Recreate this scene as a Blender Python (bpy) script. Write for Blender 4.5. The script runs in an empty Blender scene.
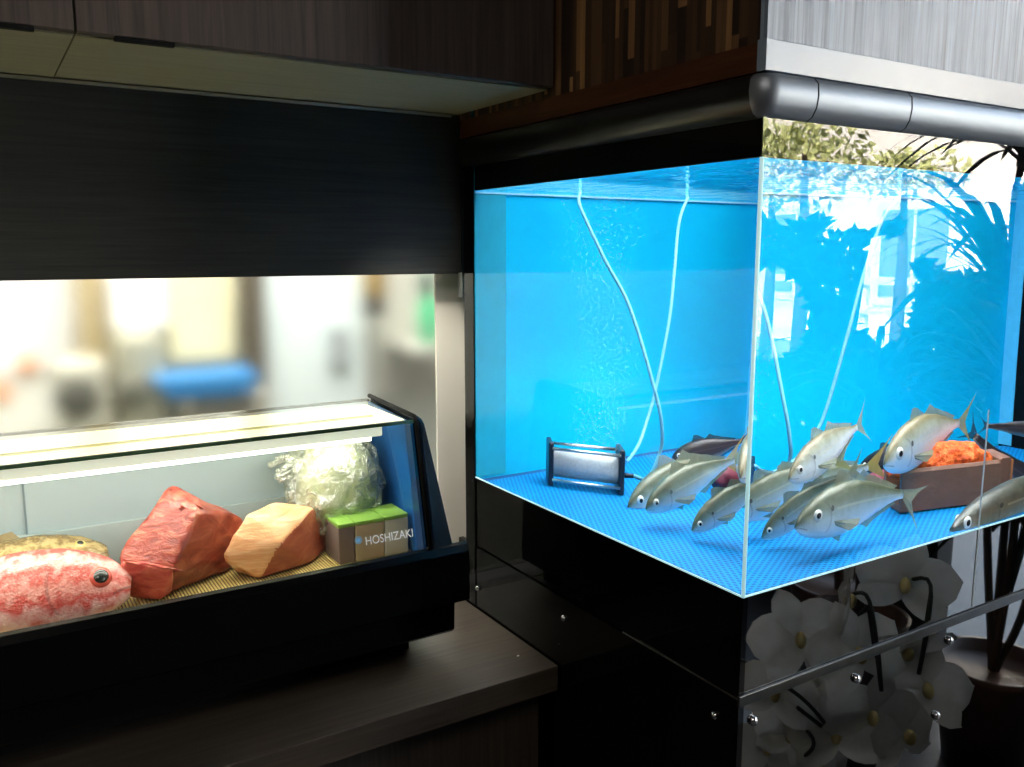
import bpy, bmesh, math, random
from mathutils import Vector, Matrix, noise
random.seed(7)
sc = bpy.context.scene
col = sc.collection
V = Vector

# ------------------------------------------------------------------ camera
F, CX, CY, HC = 867.0, 512.0, 383.5, 1.55
PITCH, YAW = math.atan(133.5/867.0), math.radians(31.7)
fh = V((math.sin(YAW), math.cos(YAW), 0)); RT = V((math.cos(YAW), -math.sin(YAW), 0)); UZ = V((0, 0, 1))
FW = fh*math.cos(PITCH) - UZ*math.sin(PITCH); UPV = fh*math.sin(PITCH) + UZ*math.cos(PITCH)
CAM = V((0, 0, HC))
cd = bpy.data.cameras.new('camera'); cam = bpy.data.objects.new('camera', cd); col.objects.link(cam)
cd.sensor_width = 36; cd.lens = F/1024*36; cd.clip_start = .02; cd.clip_end = 200
cam.matrix_world = Matrix(((RT.x, UPV.x, -FW.x, 0), (RT.y, UPV.y, -FW.y, 0), (RT.z, UPV.z, -FW.z, HC), (0, 0, 0, 1)))
sc.camera = cam

# tank measures
XT, YC, YB, XR, ZB, ZW = .883, .813, 1.577, 2.165, 1.069, 1.669
N = 1.33
def ray(px, py):
    return (FW*F + RT*(px-CX) - UPV*(py-CY)).normalized()
def at(px, py, ax, val):                       # point seen at a pixel on an axis plane
    d = ray(px, py); return CAM + d*((val-CAM[ax])/d[ax])
def wat(px, py, side, dist):                   # point under water, bent at the pane
    ax = 0 if side == 'L' else 1
    P = at(px, py, ax, XT if ax == 0 else YC); q = ray(px, py)/N
    q[ax] = math.sqrt(1 - sum(q[i]**2 for i in range(3) if i != ax)); return P + q*dist
def watp(px, py, side, a2, v2):
    P = wat(px, py, side, 0); Q = wat(px, py, side, 1); d = Q-P
    return P + d*((v2-P[a2])/d[a2])
def refl(px, py, t):                           # point whose mirror image in the front pane is seen there
    P = at(px, py, 1, YC); d = ray(px, py); d.y *= -1; return P + d*t

# ------------------------------------------------------------------ materials
def lin(r, g, b):
    f = lambda c: ((c/255+.055)/1.055)**2.4 if c > 10 else c/255/12.92
    return (f(r), f(g), f(b), 1)
class NT:
    def __init__(s, name):
        s.m = bpy.data.materials.new(name); s.m.use_nodes = True; s.t = s.m.node_tree; s.t.nodes.clear()
        s.out = s.n('ShaderNodeOutputMaterial')
    def n(s, ty, **kw):
        nd = s.t.nodes.new(ty)
        for k, v in kw.items():
            if k.startswith('i_'): nd.inputs[k[2:].replace('_', ' ')].default_value = v
            else: setattr(nd, k, v)
        return nd
    def l(s, a, b): s.t.links.new(a, b)
    def math(s, op, a, b=None):
        nd = s.n('ShaderNodeMath', operation=op)
        for i, x in enumerate((a, b)):
            if x is None: continue
            if isinstance(x, (int, float)): nd.inputs[i].default_value = x
            else: s.l(x, nd.inputs[i])
        return nd.outputs[0]
    def mix(s, fac, a, b, blend='MIX'):
        nd = s.n('ShaderNodeMix', data_type='RGBA', blend_type=blend)
        for i, x in ((0, fac), (6, a), (7, b)):
            if isinstance(x, (int, float, tuple)): nd.inputs[i].default_value = x
            else: s.l(x, nd.inputs[i])
        return nd.outputs[2]
    def ramp(s, fac, stops):
        nd = s.n('ShaderNodeValToRGB'); e = nd.color_ramp.elements
        while len(e) < len(stops): e.new(.5)
        for i, (p, c) in enumerate(stops): e[i].position = p; e[i].color = c
        s.l(fac, nd.inputs[0]); return nd.outputs[0]
    def bsdf(s, color, rough=.5, metal=0, spec=.5, bump=None, bstr=.3, bdist=.002, **kw):
        b = s.n('ShaderNodeBsdfPrincipled')
        for k, v in (('Base Color', color), ('Roughness', rough), ('Metallic', metal), ('Specular IOR Level', spec)):
            if isinstance(v, (int, float, tuple)): b.inputs[k].default_value = v
            else: s.l(v, b.inputs[k])
        for k, v in kw.items(): b.inputs[k.replace('_', ' ')].default_value = v
        if bump is not None:
            bp = s.n('ShaderNodeBump'); bp.inputs['Strength'].default_value = bstr; bp.inputs['Distance'].default_value = bdist
            s.l(bump, bp.inputs['Height']); s.l(bp.outputs[0], b.inputs['Normal'])
        s.l(b.outputs[0], s.out.inputs[0]); return b
    def obj(s, scale=(1, 1, 1)):
        tc = s.n('ShaderNodeTexCoord'); mp = s.n('ShaderNodeMapping'); mp.inputs['Scale'].default_value = scale
        s.l(tc.outputs['Object'], mp.inputs[0]); return mp.outputs[0]
    def noise(s, vec, scale=5, detail=4, rough=.5, dist=0):
        nd = s.n('ShaderNodeTexNoise'); nd.inputs['Scale'].default_value = scale; nd.inputs['Detail'].default_value = detail
        nd.inputs['Roughness'].default_value = rough; nd.inputs['Distortion'].default_value = dist
        s.l(vec, nd.inputs['Vector']); return nd.outputs[0]

def plain(name, c, rough=.5, metal=0, spec=.5, var=.12, nscale=30, **kw):
    m = NT(name); nz = m.noise(m.obj(), nscale)
    cc = m.mix(nz, tuple(x*(1-var) for x in c[:3])+(1,), tuple(min(1, x*(1+var)) for x in c[:3])+(1,))
    m.bsdf(cc, rough, metal, spec, **kw); return m.m
def wood(name, c1, c2, grain='z', rough=.4, spec=.5, fine=1.0):
    m = NT(name); s = {'z': (90, 90, 3), 'x': (3, 90, 90), 'y': (90, 3, 90)}[grain]
    v = m.obj(tuple(k*fine for k in s)); a = m.noise(v, 1.0, 6, .65, .4)
    s2 = tuple(k*3.2*fine for k in s); b = m.noise(m.obj(s2), 1.0, 3)
    f = m.math('ADD', m.math('MULTIPLY', a, .65), m.math('MULTIPLY', b, .35))
    c = m.ramp(f, [(.36, c1), (.64, c2)])
    m.bsdf(c, rough, 0, spec, bump=f, bstr=.15, bdist=.001); return m.m
def emit(name, c, st):
    m = NT(name); e = m.n('ShaderNodeEmission'); e.inputs[0].default_value = c; e.inputs[1].default_value = st
    m.l(e.outputs[0], m.out.inputs[0]); return m.m
def thin_glass(name, tint=(1, 1, 1, 1), ior=1.5, rough=.0, gain=1.0):
    m = NT(name); t = m.n('ShaderNodeBsdfTransparent'); t.inputs[0].default_value = tint
    g = m.n('ShaderNodeBsdfGlossy'); g.inputs['Roughness'].default_value = rough
    fr = m.n('ShaderNodeFresnel'); fr.inputs[0].default_value = ior
    x = m.n('ShaderNodeMixShader'); m.l(m.math('MULTIPLY', fr.outputs[0], gain), x.inputs[0]); m.l(t.outputs[0], x.inputs[1]); m.l(g.outputs[0], x.inputs[2])
    m.l(x.outputs[0], m.out.inputs[0]); return m.m
def pane_mat(name, ior=1.36):                # acrylic wall with water behind it
    m = NT(name); t = m.n('ShaderNodeBsdfRefraction'); t.inputs['IOR'].default_value = N; t.inputs['Roughness'].default_value = 0
    g = m.n('ShaderNodeBsdfGlossy'); g.inputs['Roughness'].default_value = 0
    fr = m.n('ShaderNodeFresnel'); fr.inputs[0].default_value = ior
    x = m.n('ShaderNodeMixShader'); m.l(fr.outputs[0], x.inputs[0]); m.l(t.outputs[0], x.inputs[1]); m.l(g.outputs[0], x.inputs[2])
    m.l(x.outputs[0], m.out.inputs[0]); return m.m

M = {}
M['counter'] = wood('dark_counter_wood', lin(52, 45, 38), lin(76, 67, 57), 'x', .38, .5)
M['counter_front'] = wood('counter_front_wood', lin(46, 40, 35), lin(72, 63, 54), 'z', .5)
M['cabinet'] = wood('cabinet_wood', lin(52, 44, 41), lin(80, 69, 63), 'z', .45)
M['soffit'] = wood('soffit_wood', lin(136, 130, 104), lin(158, 150, 124), 'x', .45)
M['fascia'] = wood('fascia_wood', lin(36, 38, 37), lin(54, 55, 53), 'x', .55, .3)
M['band'] = wood('brown_band_wood', lin(58, 31, 17), lin(80, 46, 26), 'y', .35, .3)
M['black_gloss'] = plain('black_acrylic', (.0012, .0012, .0014, 1), .05, 0, .25, var=.05)
M['black_front'] = plain('black_acrylic_front', (.0015, .0015, .0018, 1), .02, 0, .95, var=.05, IOR=1.85)
M['black_mat'] = plain('black_matte', (.003, .003, .0035, 1), .6, 0, .12)
M['black_case'] = plain('black_case_plastic', (.0018, .002, .0023, 1), .2, 0, .22, var=.3, nscale=14)
M['navy'] = plain('navy_plastic', lin(10, 26, 40), .25, 0, .5)
M['blue_end'] = plain('blue_plastic', lin(30, 92, 165), .3, 0, .5, nscale=4, var=.25)
M['silver'] = plain('silver_metal', (.62, .63, .63, 1), .28, 1, .5, nscale=12)
M['gutter'] = plain('satin_grey_plastic', (.26, .29, .33, 1), .44, .7, .6, nscale=6, var=.06)  # moulding front, its daylight sheen put into the colour
M['gutter_side'] = plain('black_satin_plastic', (.006, .006, .006, 1), .3, 0, .5)  # same moulding, painted black as its shaded side
M['chrome'] = plain('chrome', (.8, .8, .82, 1), .08, 1)
M['cream'] = plain('cream_paint', lin(240, 235, 222), .5, 0, .3, nscale=8, var=.05)
M['white'] = plain('white_plastic', lin(235, 236, 230), .4, 0, .4, var=.04)
M['room_dark'] = plain('dark_wall_paint', (.03, .028, .026, 1), .7)
M['floor'] = plain('dark_tile', (.035, .033, .032, 1), .35)
M['case_back'] = plain('pale_grey_plastic', lin(150, 166, 170), .3, 0, .4, nscale=5, var=.1)
M['glass'] = thin_glass('clear_glass', (.97, .99, .98, 1))
M['top_glass'] = thin_glass('top_glass', (.97, .99, .95, 1), 1.5, .02, 1.0)
M['glass_edge'] = plain('green_glass_edge', lin(70, 96, 70), .1, 0, .6)
M['pane'] = pane_mat('aquarium_acrylic_side', 1.25); M['pane_front'] = pane_mat('aquarium_acrylic_front', 1.68)
M['seam'] = plain('bright_acrylic_joint', lin(190, 225, 225), .25, 0, .6, Emission_Color=lin(190, 235, 240), Emission_Strength=.6)  # joint glows by itself in place of caught tank light
M['hose'] = plain('milky_silicone', lin(108, 182, 206), .35, 0, .4)
M['stone'] = plain('grey_air_stone', lin(186, 194, 196), .9, 0, .2, nscale=250, var=.35)
M['cap'] = plain('dark_navy_cap', lin(16, 30, 52), .4)
M['leaf'] = plain('dark_green_leaf', lin(16, 30, 12), .6, 0, .12, nscale=9, var=.4)
M['sunleaf'] = plain('sunlit_leaf', lin(200, 200, 132), .6, 0, .2, nscale=9, var=.7)
M['bark'] = plain('brown_bark', lin(84, 66, 46), .8)
M['pot'] = plain('brown_pot_glaze', lin(90, 60, 44), .4)
M['wpot'] = plain('white_pot_glaze', lin(225, 225, 220), .3)
M['orch_stem'] = plain('orchid_stem', lin(36, 44, 22), .4)

# hood cladding: vertical strips of mixed browns
def cladding(name, across, stops, rough, spec):
    m = NT(name); tc = m.n('ShaderNodeTexCoord'); sp = m.n('ShaderNodeSeparateXYZ'); m.l(tc.outputs['Object'], sp.inputs[0])
    u = m.math('ADD', sp.outputs[across], 10.0)
    nz = m.n('ShaderNodeTexNoise', noise_dimensions='1D'); nz.inputs['Scale'].default_value = 14; nz.inputs['Detail'].default_value = 0; m.l(u, nz.inputs['W'])
    uw = m.math('ADD', u, m.math('MULTIPLY', nz.outputs[0], .03))
    cell = m.math('FLOOR', m.math('DIVIDE', uw, .0115))
    wn = m.n('ShaderNodeTexWhiteNoise', noise_dimensions='1D'); m.l(cell, wn.inputs['W'])
    v = m.math('ADD', sp.outputs[2], m.math('MULTIPLY', wn.outputs[0], 3.0))
    seg = m.math('FLOOR', m.math('DIVIDE', v, .22))
    cv = m.n('ShaderNodeCombineXYZ'); m.l(cell, cv.inputs[0]); m.l(seg, cv.inputs[1])
    w2 = m.n('ShaderNodeTexWhiteNoise', noise_dimensions='3D'); m.l(cv.outputs[0], w2.inputs['Vector'])
    g = m.noise(m.obj((150, 150, 4)), 1, 4, .6)
    f = m.math('ADD', m.math('MULTIPLY', w2.outputs[0], .8), m.math('MULTIPLY', g, .2))
    c = m.ramp(f, stops)
    m.bsdf(c, rough, 0, spec, bump=g, bstr=.2, bdist=.001); return m.m
M['clad'] = cladding('mosaic_strip_wood', 1, [(.1, lin(38, 26, 18)), (.5, lin(66, 46, 32)), (.72, lin(96, 70, 46)), (.9, lin(160, 120, 76))], .4, .4)
M['clad_front'] = wood('grey_grain_laminate', lin(44, 60, 86), lin(150, 166, 186), 'z', .46, .7)  # dark strips painted blue-grey with the daylight they reflect
M['band_front'] = plain('pale_band_laminate', lin(124, 138, 158), .3, 0, .9, nscale=20, var=.08)  # front of the hood band, daylight put into its colour

# blue tank lining and its dotted mat
def blue_lining():
    m = NT('blue_tank_lining'); nz = m.noise(m.obj(), 2.2, 3)
    c = m.mix(nz, (0, .44, .70, 1), (0, .53, .82, 1)); m.bsdf(c, .6, 0, .15); return m.m
M['blue'] = blue_lining()
M['blue_edge'] = plain('pale_blue_edge', lin(90, 205, 240), .5)
def mat_mat():
    m = NT('blue_perforated_mat'); tc = m.n('ShaderNodeTexCoord'); mp = m.n('ShaderNodeMapping')
    mp.inputs['Rotation'].default_value = (0, 0, math.radians(45)); mp.inputs['Scale'].default_value = (82, 82, 82)
    m.l(tc.outputs['Object'], mp.inputs[0]); sp = m.n('ShaderNodeSeparateXYZ'); m.l(mp.outputs[0], sp.inputs[0])
    fx = m.math('SUBTRACT', m.math('FRACT', sp.outputs[0]), .5); fy = m.math('SUBTRACT', m.math('FRACT', sp.outputs[1]), .5)
    d = m.math('SQRT', m.math('ADD', m.math('MULTIPLY', fx, fx), m.math('MULTIPLY', fy, fy)))
    k = m.math('LESS_THAN', d, .31)
    c = m.mix(k, (0, .22, .52, 1), (0, .07, .25, 1)); m.bsdf(c, .5, 0, .2); return m.m
M['mat'] = mat_mat()
def water_top():
    m = NT('water_surface'); fr = m.n('ShaderNodeFresnel'); fr.inputs[0].default_value = N
    nz = m.noise(m.obj((1, 1.0, 1)), 16, 3, .5, .6)
    bp = m.n('ShaderNodeBump'); bp.inputs['Strength'].default_value = 1.0; bp.inputs['Distance'].default_value = .02; m.l(nz, bp.inputs['Height'])
    g = m.n('ShaderNodeBsdfGlossy'); g.inputs['Roughness'].default_value = .02; g.inputs[0].default_value = (.72, .9, .95, 1); m.l(bp.outputs[0], g.inputs['Normal'])
    t = m.n('ShaderNodeBsdfTransparent'); x = m.n('ShaderNodeMixShader')
    m.l(fr.outputs[0], x.inputs[0]); m.l(t.outputs[0], x.inputs[1]); m.l(g.outputs[0], x.inputs[2]); m.l(x.outputs[0], m.out.inputs[0]); return m.m
M['water'] = water_top()
def bubble_mat():
    m = NT('air_bubble'); t = m.n('ShaderNodeBsdfTransparent'); d = m.n('ShaderNodeBsdfDiffuse'); d.inputs[0].default_value = (.8, .95, 1, 1)
    x = m.n('ShaderNodeMixShader'); x.inputs[0].default_value = .32; m.l(t.outputs[0], x.inputs[1]); m.l(d.outputs[0], x.inputs[2]); m.l(x.outputs[0], m.out.inputs[0]); return m.m
M['bubble'] = bubble_mat()

# fish skin: attribute 'fish' = (along 0..1, belly->back 0..1)
def fish_skin(name, stops, gill=(.25, .06), streak=.12, rough=.34, metal=.1, scales=60, linec=None, sstr=.2):
    m = NT(name); a = m.n('ShaderNodeAttribute', attribute_name='fish'); sp = m.n('ShaderNodeSeparateColor'); m.l(a.outputs['Color'], sp.inputs[0])
    r, g = sp.outputs[0], sp.outputs[1]
    nz = m.noise(m.obj(), 45, 4, .6)
    gg = m.math('ADD', g, m.math('MULTIPLY', m.math('SUBTRACT', nz, .5), streak*2))
    c = m.ramp(gg, stops)
    cx = m.math('SUBTRACT', g, .5); arc = m.math('SUBTRACT', r, m.math('SUBTRACT', gill[0], m.math('MULTIPLY', m.math('MULTIPLY', cx, cx), gill[1]*6)))
    ga = m.math('LESS_THAN', m.math('ABSOLUTE', arc), .007)
    gin = m.math('MULTIPLY', ga, m.math('LESS_THAN', m.math('ABSOLUTE', cx), .33))
    c = m.mix(m.math('MULTIPLY', gin, .28), c, (.03, .035, .03, 1))
    # mouth slit
    mo = m.math('MULTIPLY', m.math('LESS_THAN', m.math('ABSOLUTE', m.math('SUBTRACT', g, m.math('SUBTRACT', .44, m.math('MULTIPLY', r, 1.8)))), .03), m.math('LESS_THAN', r, .07))
    c = m.mix(m.math('MULTIPLY', mo, .45), c, (.04, .03, .03, 1))
    # dark spot at the gill corner, lateral line
    if linec:
        ds = m.math('ADD', m.math('POWER', m.math('MULTIPLY', m.math('SUBTRACT', r, .262), 80), 2), m.math('POWER', m.math('MULTIPLY', m.math('SUBTRACT', g, .62), 18), 2))
        c = m.mix(m.math('MULTIPLY', m.math('LESS_THAN', ds, 1), .85), c, (.02, .02, .02, 1))
        ll = m.math('ABSOLUTE', m.math('SUBTRACT', g, m.math('SUBTRACT', .62, m.math('MULTIPLY', r, .14))))
        lm = m.math('MULTIPLY', m.math('LESS_THAN', ll, .022), m.math('GREATER_THAN', r, .3))
        c = m.mix(m.math('MULTIPLY', lm, .55), c, linec)
    vo = m.n('ShaderNodeTexVoronoi'); vo.inputs['Scale'].default_value = scales; cb = m.n('ShaderNodeCombineXYZ'); m.l(m.math('MULTIPLY', r, 2.2), cb.inputs[0]); m.l(g, cb.inputs[1]); m.l(cb.outputs[0], vo.inputs['Vector'])
    m.bsdf(c, rough, metal, .6, bump=vo.outputs[0], bstr=sstr, bdist=.002); return m.m
M['aji'] = fish_skin('silver_fish_skin', [(.14, lin(240, 248, 250)), (.44, lin(192, 208, 206)), (.64, lin(140, 150, 130)), (.86, lin(88, 96, 72))], linec=lin(214, 214, 188))
M['aji_pale'] = fish_skin('pale_silver_fish_skin', [(.14, lin(248, 252, 254)), (.5, lin(226, 236, 236)), (.74, lin(178, 182, 160)), (.92, lin(120, 112, 78))], linec=lin(226, 226, 210))
M['dark_fish'] = fish_skin('dark_brown_fish_skin', [(.1, lin(150, 140, 130)), (.3, lin(60, 46, 44)), (.8, lin(28, 26, 30))], linec=lin(90, 80, 76))
M['slender'] = fish_skin('brown_slender_skin', [(.14, lin(214, 214, 196)), (.4, lin(150, 138, 112)), (.62, lin(112, 100, 80)), (.86, lin(70, 72, 60))], linec=lin(190, 176, 140))
M['kinme'] = fish_skin('red_fish_skin', [(.08, lin(244, 206, 200)), (.3, lin(206, 78, 68)), (.45, lin(236, 168, 156)), (.6, lin(208, 88, 76)), (.75, lin(240, 186, 176)), (.95, lin(204, 84, 74))], gill=(.33, .07), streak=.36, rough=.18, metal=.05, scales=40, sstr=.4)
M['brown_fish'] = fish_skin('tan_fish_skin', [(.1, lin(206, 196, 160)), (.4, lin(126, 104, 62)), (.6, lin(182, 162, 112)), (.8, lin(110, 90, 52)), (.95, lin(150, 130, 84))], gill=(.28, .06), streak=.55, rough=.22, metal=.05, scales=40, sstr=.4)
def fin_mat(name, c):
    m = NT(name); w = m.noise(m.obj((260, 260, 30)), 1, 2); cc = m.mix(w, tuple(x*.6 for x in c[:3])+(1,), c)
    b = m.n('ShaderNodeBsdfPrincipled'); m.l(cc, b.inputs[0]); b.inputs['Roughness'].default_value = .4; b.inputs['Alpha'].default_value = .8
    m.l(b.outputs[0], m.out.inputs[0]); return m.m
M['fin'] = fin_mat('grey_fin', lin(168, 172, 140)); M['fin_y'] = fin_mat('yellow_fin', lin(196, 180, 96)); M['fin_r'] = fin_mat('red_fin', lin(214, 84, 70)); M['fin_d'] = fin_mat('dark_fin', lin(46, 40, 44)); M['fin_b'] = fin_mat('tan_fin', lin(150, 128, 84))
M['eye'] = plain('eye_silver', lin(226, 226, 214), .15, 0, .7, var=.05); M['pupil'] = plain('eye_black', (.004, .004, .006, 1), .06, 0, .8)
M['eye_r'] = plain('eye_rim_red', lin(214, 92, 76), .2, 0, .6); M['eye_g'] = plain('eye_grey_green', lin(34, 42, 40), .06, 0, .9); M['eye_y'] = plain('eye_gold', lin(186, 168, 96), .15, 0, .7)

def meat(name, stops, sc_, rough=.32, bstr=.5):
    m = NT(name); v = m.obj(sc_); nz = m.noise(v, 1, 6, .6, .8); c = m.ramp(nz, stops)
    m.bsdf(c, rough, 0, .5, bump=nz, bstr=bstr, bdist=.009, Subsurface_Weight=.12, Subsurface_Scale=.008); return m.m
M['tuna'] = meat('red_tuna_flesh', [(.3, lin(100, 30, 23)), (.5, lin(150, 58, 44)), (.7, lin(196, 116, 90))], (34, 34, 90))
M['tuna_cut'] = meat('tuna_cut_side', [(.3, lin(104, 36, 26)), (.5, lin(134, 58, 40)), (.72, lin(164, 92, 64))], (22, 22, 40), .3, .15)
M['tuna_low'] = meat('tuna_pink_flesh', [(.3, lin(176, 50, 50)), (.5, lin(206, 92, 80)), (.7, lin(226, 140, 118))], (26, 26, 60), .3, .2)
M['toro'] = meat('fatty_tuna_flesh', [(.3, lin(200, 134, 86)), (.5, lin(222, 166, 116)), (.7, lin(234, 194, 150))], (18, 18, 120), .3, .2)
M['toro_cut'] = meat('fatty_tuna_cut_side', [(.3, lin(150, 66, 46)), (.55, lin(182, 100, 70)), (.75, lin(204, 134, 100))], (20, 20, 40), .3, .15)
M['cabbage'] = plain('pale_green_cabbage', lin(186, 192, 150), .45, 0, .5, nscale=16, var=.3)
def wrapm():
    m = NT('plastic_wrap'); nz = m.noise(m.obj((1, 1, 1)), 26, 5, .65, 2.0)
    bp = m.n('ShaderNodeBump'); bp.inputs['Strength'].default_value = 1; bp.inputs['Distance'].default_value = .012; m.l(nz, bp.inputs['Height'])
    g = m.n('ShaderNodeBsdfGlossy'); g.inputs['Roughness'].default_value = .12; m.l(bp.outputs[0], g.inputs['Normal'])
    d = m.n('ShaderNodeBsdfDiffuse'); d.inputs[0].default_value = (.55, .6, .48, 1); m.l(bp.outputs[0], d.inputs['Normal'])
    t = m.n('ShaderNodeBsdfTransparent')
    x = m.n('ShaderNodeMixShader'); x.inputs[0].default_value = .5; m.l(d.outputs[0], x.inputs[1]); m.l(g.outputs[0], x.inputs[2])
    k = m.ramp(nz, [(.42, (.15, .15, .15, 1)), (.6, (.75, .75, .75, 1))])
    y = m.n('ShaderNodeMixShader'); m.l(k, y.inputs[0]); m.l(t.outputs[0], y.inputs[1]); m.l(x.outputs[0], y.inputs[2]); m.l(y.outputs[0], m.out.inputs[0]); return m.m
M['wrap'] = wrapm()
def bamboo():
    m = NT('bamboo_mat'); tc = m.n('ShaderNodeTexCoord'); sp = m.n('ShaderNodeSeparateXYZ'); m.l(tc.outputs['Object'], sp.inputs[0])
    fr = m.math('FRACT', m.math('MULTIPLY', sp.outputs[0], 190)); h = m.math('SINE', m.math('MULTIPLY', fr, math.pi))
    nz = m.noise(m.obj((190, 8, 1)), 1, 3); f = m.math('MULTIPLY', h, m.math('ADD', nz, .5))
    c = m.ramp(f, [(.15, lin(70, 54, 20)), (.6, lin(178, 152, 82)), (1, lin(214, 194, 130))]); m.bsdf(c, .5, 0, .3, bump=h, bstr=.5, bdist=.002); return m.m
M['bamboo'] = bamboo()
M['terra'] = plain('brown_earthenware', lin(122, 84, 64), .5, 0, .5, nscale=22, var=.25); M['terra_rim'] = plain('orange_earthenware_edge', lin(190, 112, 60), .6)
def spongem():
    m = NT('orange_sponge'); nz = m.noise(m.obj(), 70, 4, .65); c = m.ramp(nz, [(.3, lin(150, 46, 12)), (.5, lin(232, 96, 32)), (.72, lin(250, 150, 80))]); m.bsdf(c, .6, 0, .3, bump=nz, bstr=.8, bdist=.01); return m.m
M['sponge'] = spongem()
M['box_green'] = plain('green_box_lid', lin(132, 176, 76), .4); M['box_tan'] = plain('tan_box_card', lin(184, 164, 134), .5); M['box_grey'] = plain('grey_box_card', lin(120, 104, 98), .5); M['box_pale'] = plain('pale_box_card', lin(206, 200, 178), .5)

# ------------------------------------------------------------------ mesh helpers
def box(bm, x0, x1, y0, y1, z0, z1, bev=0):
    vs = [bm.verts.new(p) for p in ((x0, y0, z0), (x1, y0, z0), (x1, y1, z0), (x0, y1, z0), (x0, y0, z1), (x1, y0, z1), (x1, y1, z1), (x0, y1, z1))]
    fs = [bm.faces.new([vs[i] for i in f]) for f in ((0, 3, 2, 1), (4, 5, 6, 7), (0, 1, 5, 4), (1, 2, 6, 5), (2, 3, 7, 6), (3, 0, 4, 7))]
    if bev:
        es = list({e for f in fs for e in f.edges}); bmesh.ops.bevel(bm, geom=es, offset=bev, segments=3, affect='EDGES', profile=.5)
def bx(*a, **k):
    bm = bmesh.new(); box(bm, *a, **k); return bm
def prism(bm, poly, axis, a, b):
    def P(u, v, w): return {0: (w, u, v), 1: (u, w, v), 2: (u, v, w)}[axis]
    A = [bm.verts.new(P(u, v, a)) for u, v in poly]; B = [bm.verts.new(P(u, v, b)) for u, v in poly]; n = len(poly)
    bm.faces.new(A); bm.faces.new(B[::-1])
    for i in range(n): bm.faces.new([A[i], B[i], B[(i+1) % n], A[(i+1) % n]])
    bmesh.ops.recalc_face_normals(bm, faces=bm.faces)
def quad(bm, pts):
    bm.faces.new([bm.verts.new(p) for p in pts])
def frames(pts):
    pts = [V(p) for p in pts]; T = []
    for i in range(len(pts)): T.append((pts[min(i+1, len(pts)-1)]-pts[max(i-1, 0)]).normalized())
    return pts, T
def tube(bm, pts, r, n=10, caps=True):
    pts, T = frames(pts); rr = r if isinstance(r, (list, tuple)) else [r]*len(pts)
    up = V((0, 0, 1)) if abs(T[0].z) < .9 else V((1, 0, 0)); rings = []
    for p, t, q in zip(pts, T, rr):
        s = t.cross(up).normalized(); u = s.cross(t).normalized(); up = u
        rings.append([bm.verts.new(p + (s*math.cos(a)+u*math.sin(a))*q) for a in [2*math.pi*k/n for k in range(n)]])
    for A, B in zip(rings, rings[1:]):
        for k in range(n): bm.faces.new([A[k], A[(k+1) % n], B[(k+1) % n], B[k]]).smooth = True
    if caps: bm.faces.new(rings[0][::-1]); bm.faces.new(rings[-1])
def spline(pts, n=8):
    pts = [V(p) for p in pts]; P = [pts[0]*2-pts[1]]+pts+[pts[-1]*2-pts[-2]]; out = []
    for i in range(1, len(P)-2):
        for k in range(n):
            t = k/n; a, b, c, d = P[i-1:i+3]
            out.append(.5*((2*b)+(c-a)*t+(2*a-5*b+4*c-d)*t*t+(3*b-a-3*c+d)*t**3))
    return out+[pts[-1]]
def ball(bm, c, r, u=16, v=10):
    r = r if isinstance(r, (tuple, list)) else (r, r, r)
    d = bmesh.ops.create_uvsphere(bm, u_segments=u, v_segments=v, radius=1)
    for w in d['verts']: w.co = V((w.co.x*r[0]+c[0], w.co.y*r[1]+c[1], w.co.z*r[2]+c[2]))
    for f in bm.faces: f.smooth = True
def lathe(bm, prof, c, n=28):
    rings = [[bm.verts.new((c[0]+r*math.cos(2*math.pi*k/n), c[1]+r*math.sin(2*math.pi*k/n), c[2]+z)) for k in range(n)] for r, z in prof]
    for A, B in zip(rings, rings[1:]):
        for k in range(n): bm.faces.new([A[k], A[(k+1) % n], B[(k+1) % n], B[k]]).smooth = True
    bm.faces.new(rings[0][::-1]); bm.faces.new(rings[-1])

# ------------------------------------------------------------------ object helpers
def tag(o, label=None, cat=None, group=None, kind=None):
    for k, v in (('label', label), ('category', cat), ('group', group), ('kind', kind)):
        if v: o[k] = v
    return o
def thing(name, loc, label, cat, group=None):
    o = bpy.data.objects.new(name, None); o.empty_display_size = .05; o.location = loc; col.objects.link(o); tag(o, label, cat, group); return o
def world(o):
    p = V(o.location)
    while o.parent: o = o.parent; p += V(o.location)
    return p
def part(name, bm, mat, parent=None, label=None, smooth=False):
    me = bpy.data.meshes.new(name)
    if parent is not None: off = world(parent)
    else:
        xs = [v.co for v in bm.verts]; off = V(((min(p.x for p in xs)+max(p.x for p in xs))/2, (min(p.y for p in xs)+max(p.y for p in xs))/2, min(p.z for p in xs)))
    for v in bm.verts: v.co -= off
    if smooth:
        for f in bm.faces: f.smooth = True
    bm.to_mesh(me); bm.free(); o = bpy.data.objects.new(name, me); col.objects.link(o)
    if parent is not None: o.parent = parent
    else: o.location = off
    for mm in (mat if isinstance(mat, (list, tuple)) else [mat]): me.materials.append(mm)
    if label: o['label'] = label
    return o
def single(name, bm, mat, label, cat, group=None, kind=None, smooth=False):
    return tag(part(name, bm, mat, smooth=smooth), label, cat, group, kind)
def struct(name, bm, mat):
    return tag(part(name, bm, mat), kind='structure')

# ------------------------------------------------------------------ setting: dining room, wall, kitchen
struct('floor', bx(-3, 3.2, -3.5, 4.4, -.1, 0), M['floor'])
struct('ceiling', bx(-3.1, 3.5, -3.6, 4.5, 3.0, 3.1), M['room_dark'])
struct('wall_left', bx(-3.1, -3, -3.5, 4.4, 0, 3), M['room_dark'])
struct('wall_front', bx(-3, 3.2, -3.6, -3.5, 0, 3), M['room_dark'])
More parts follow.
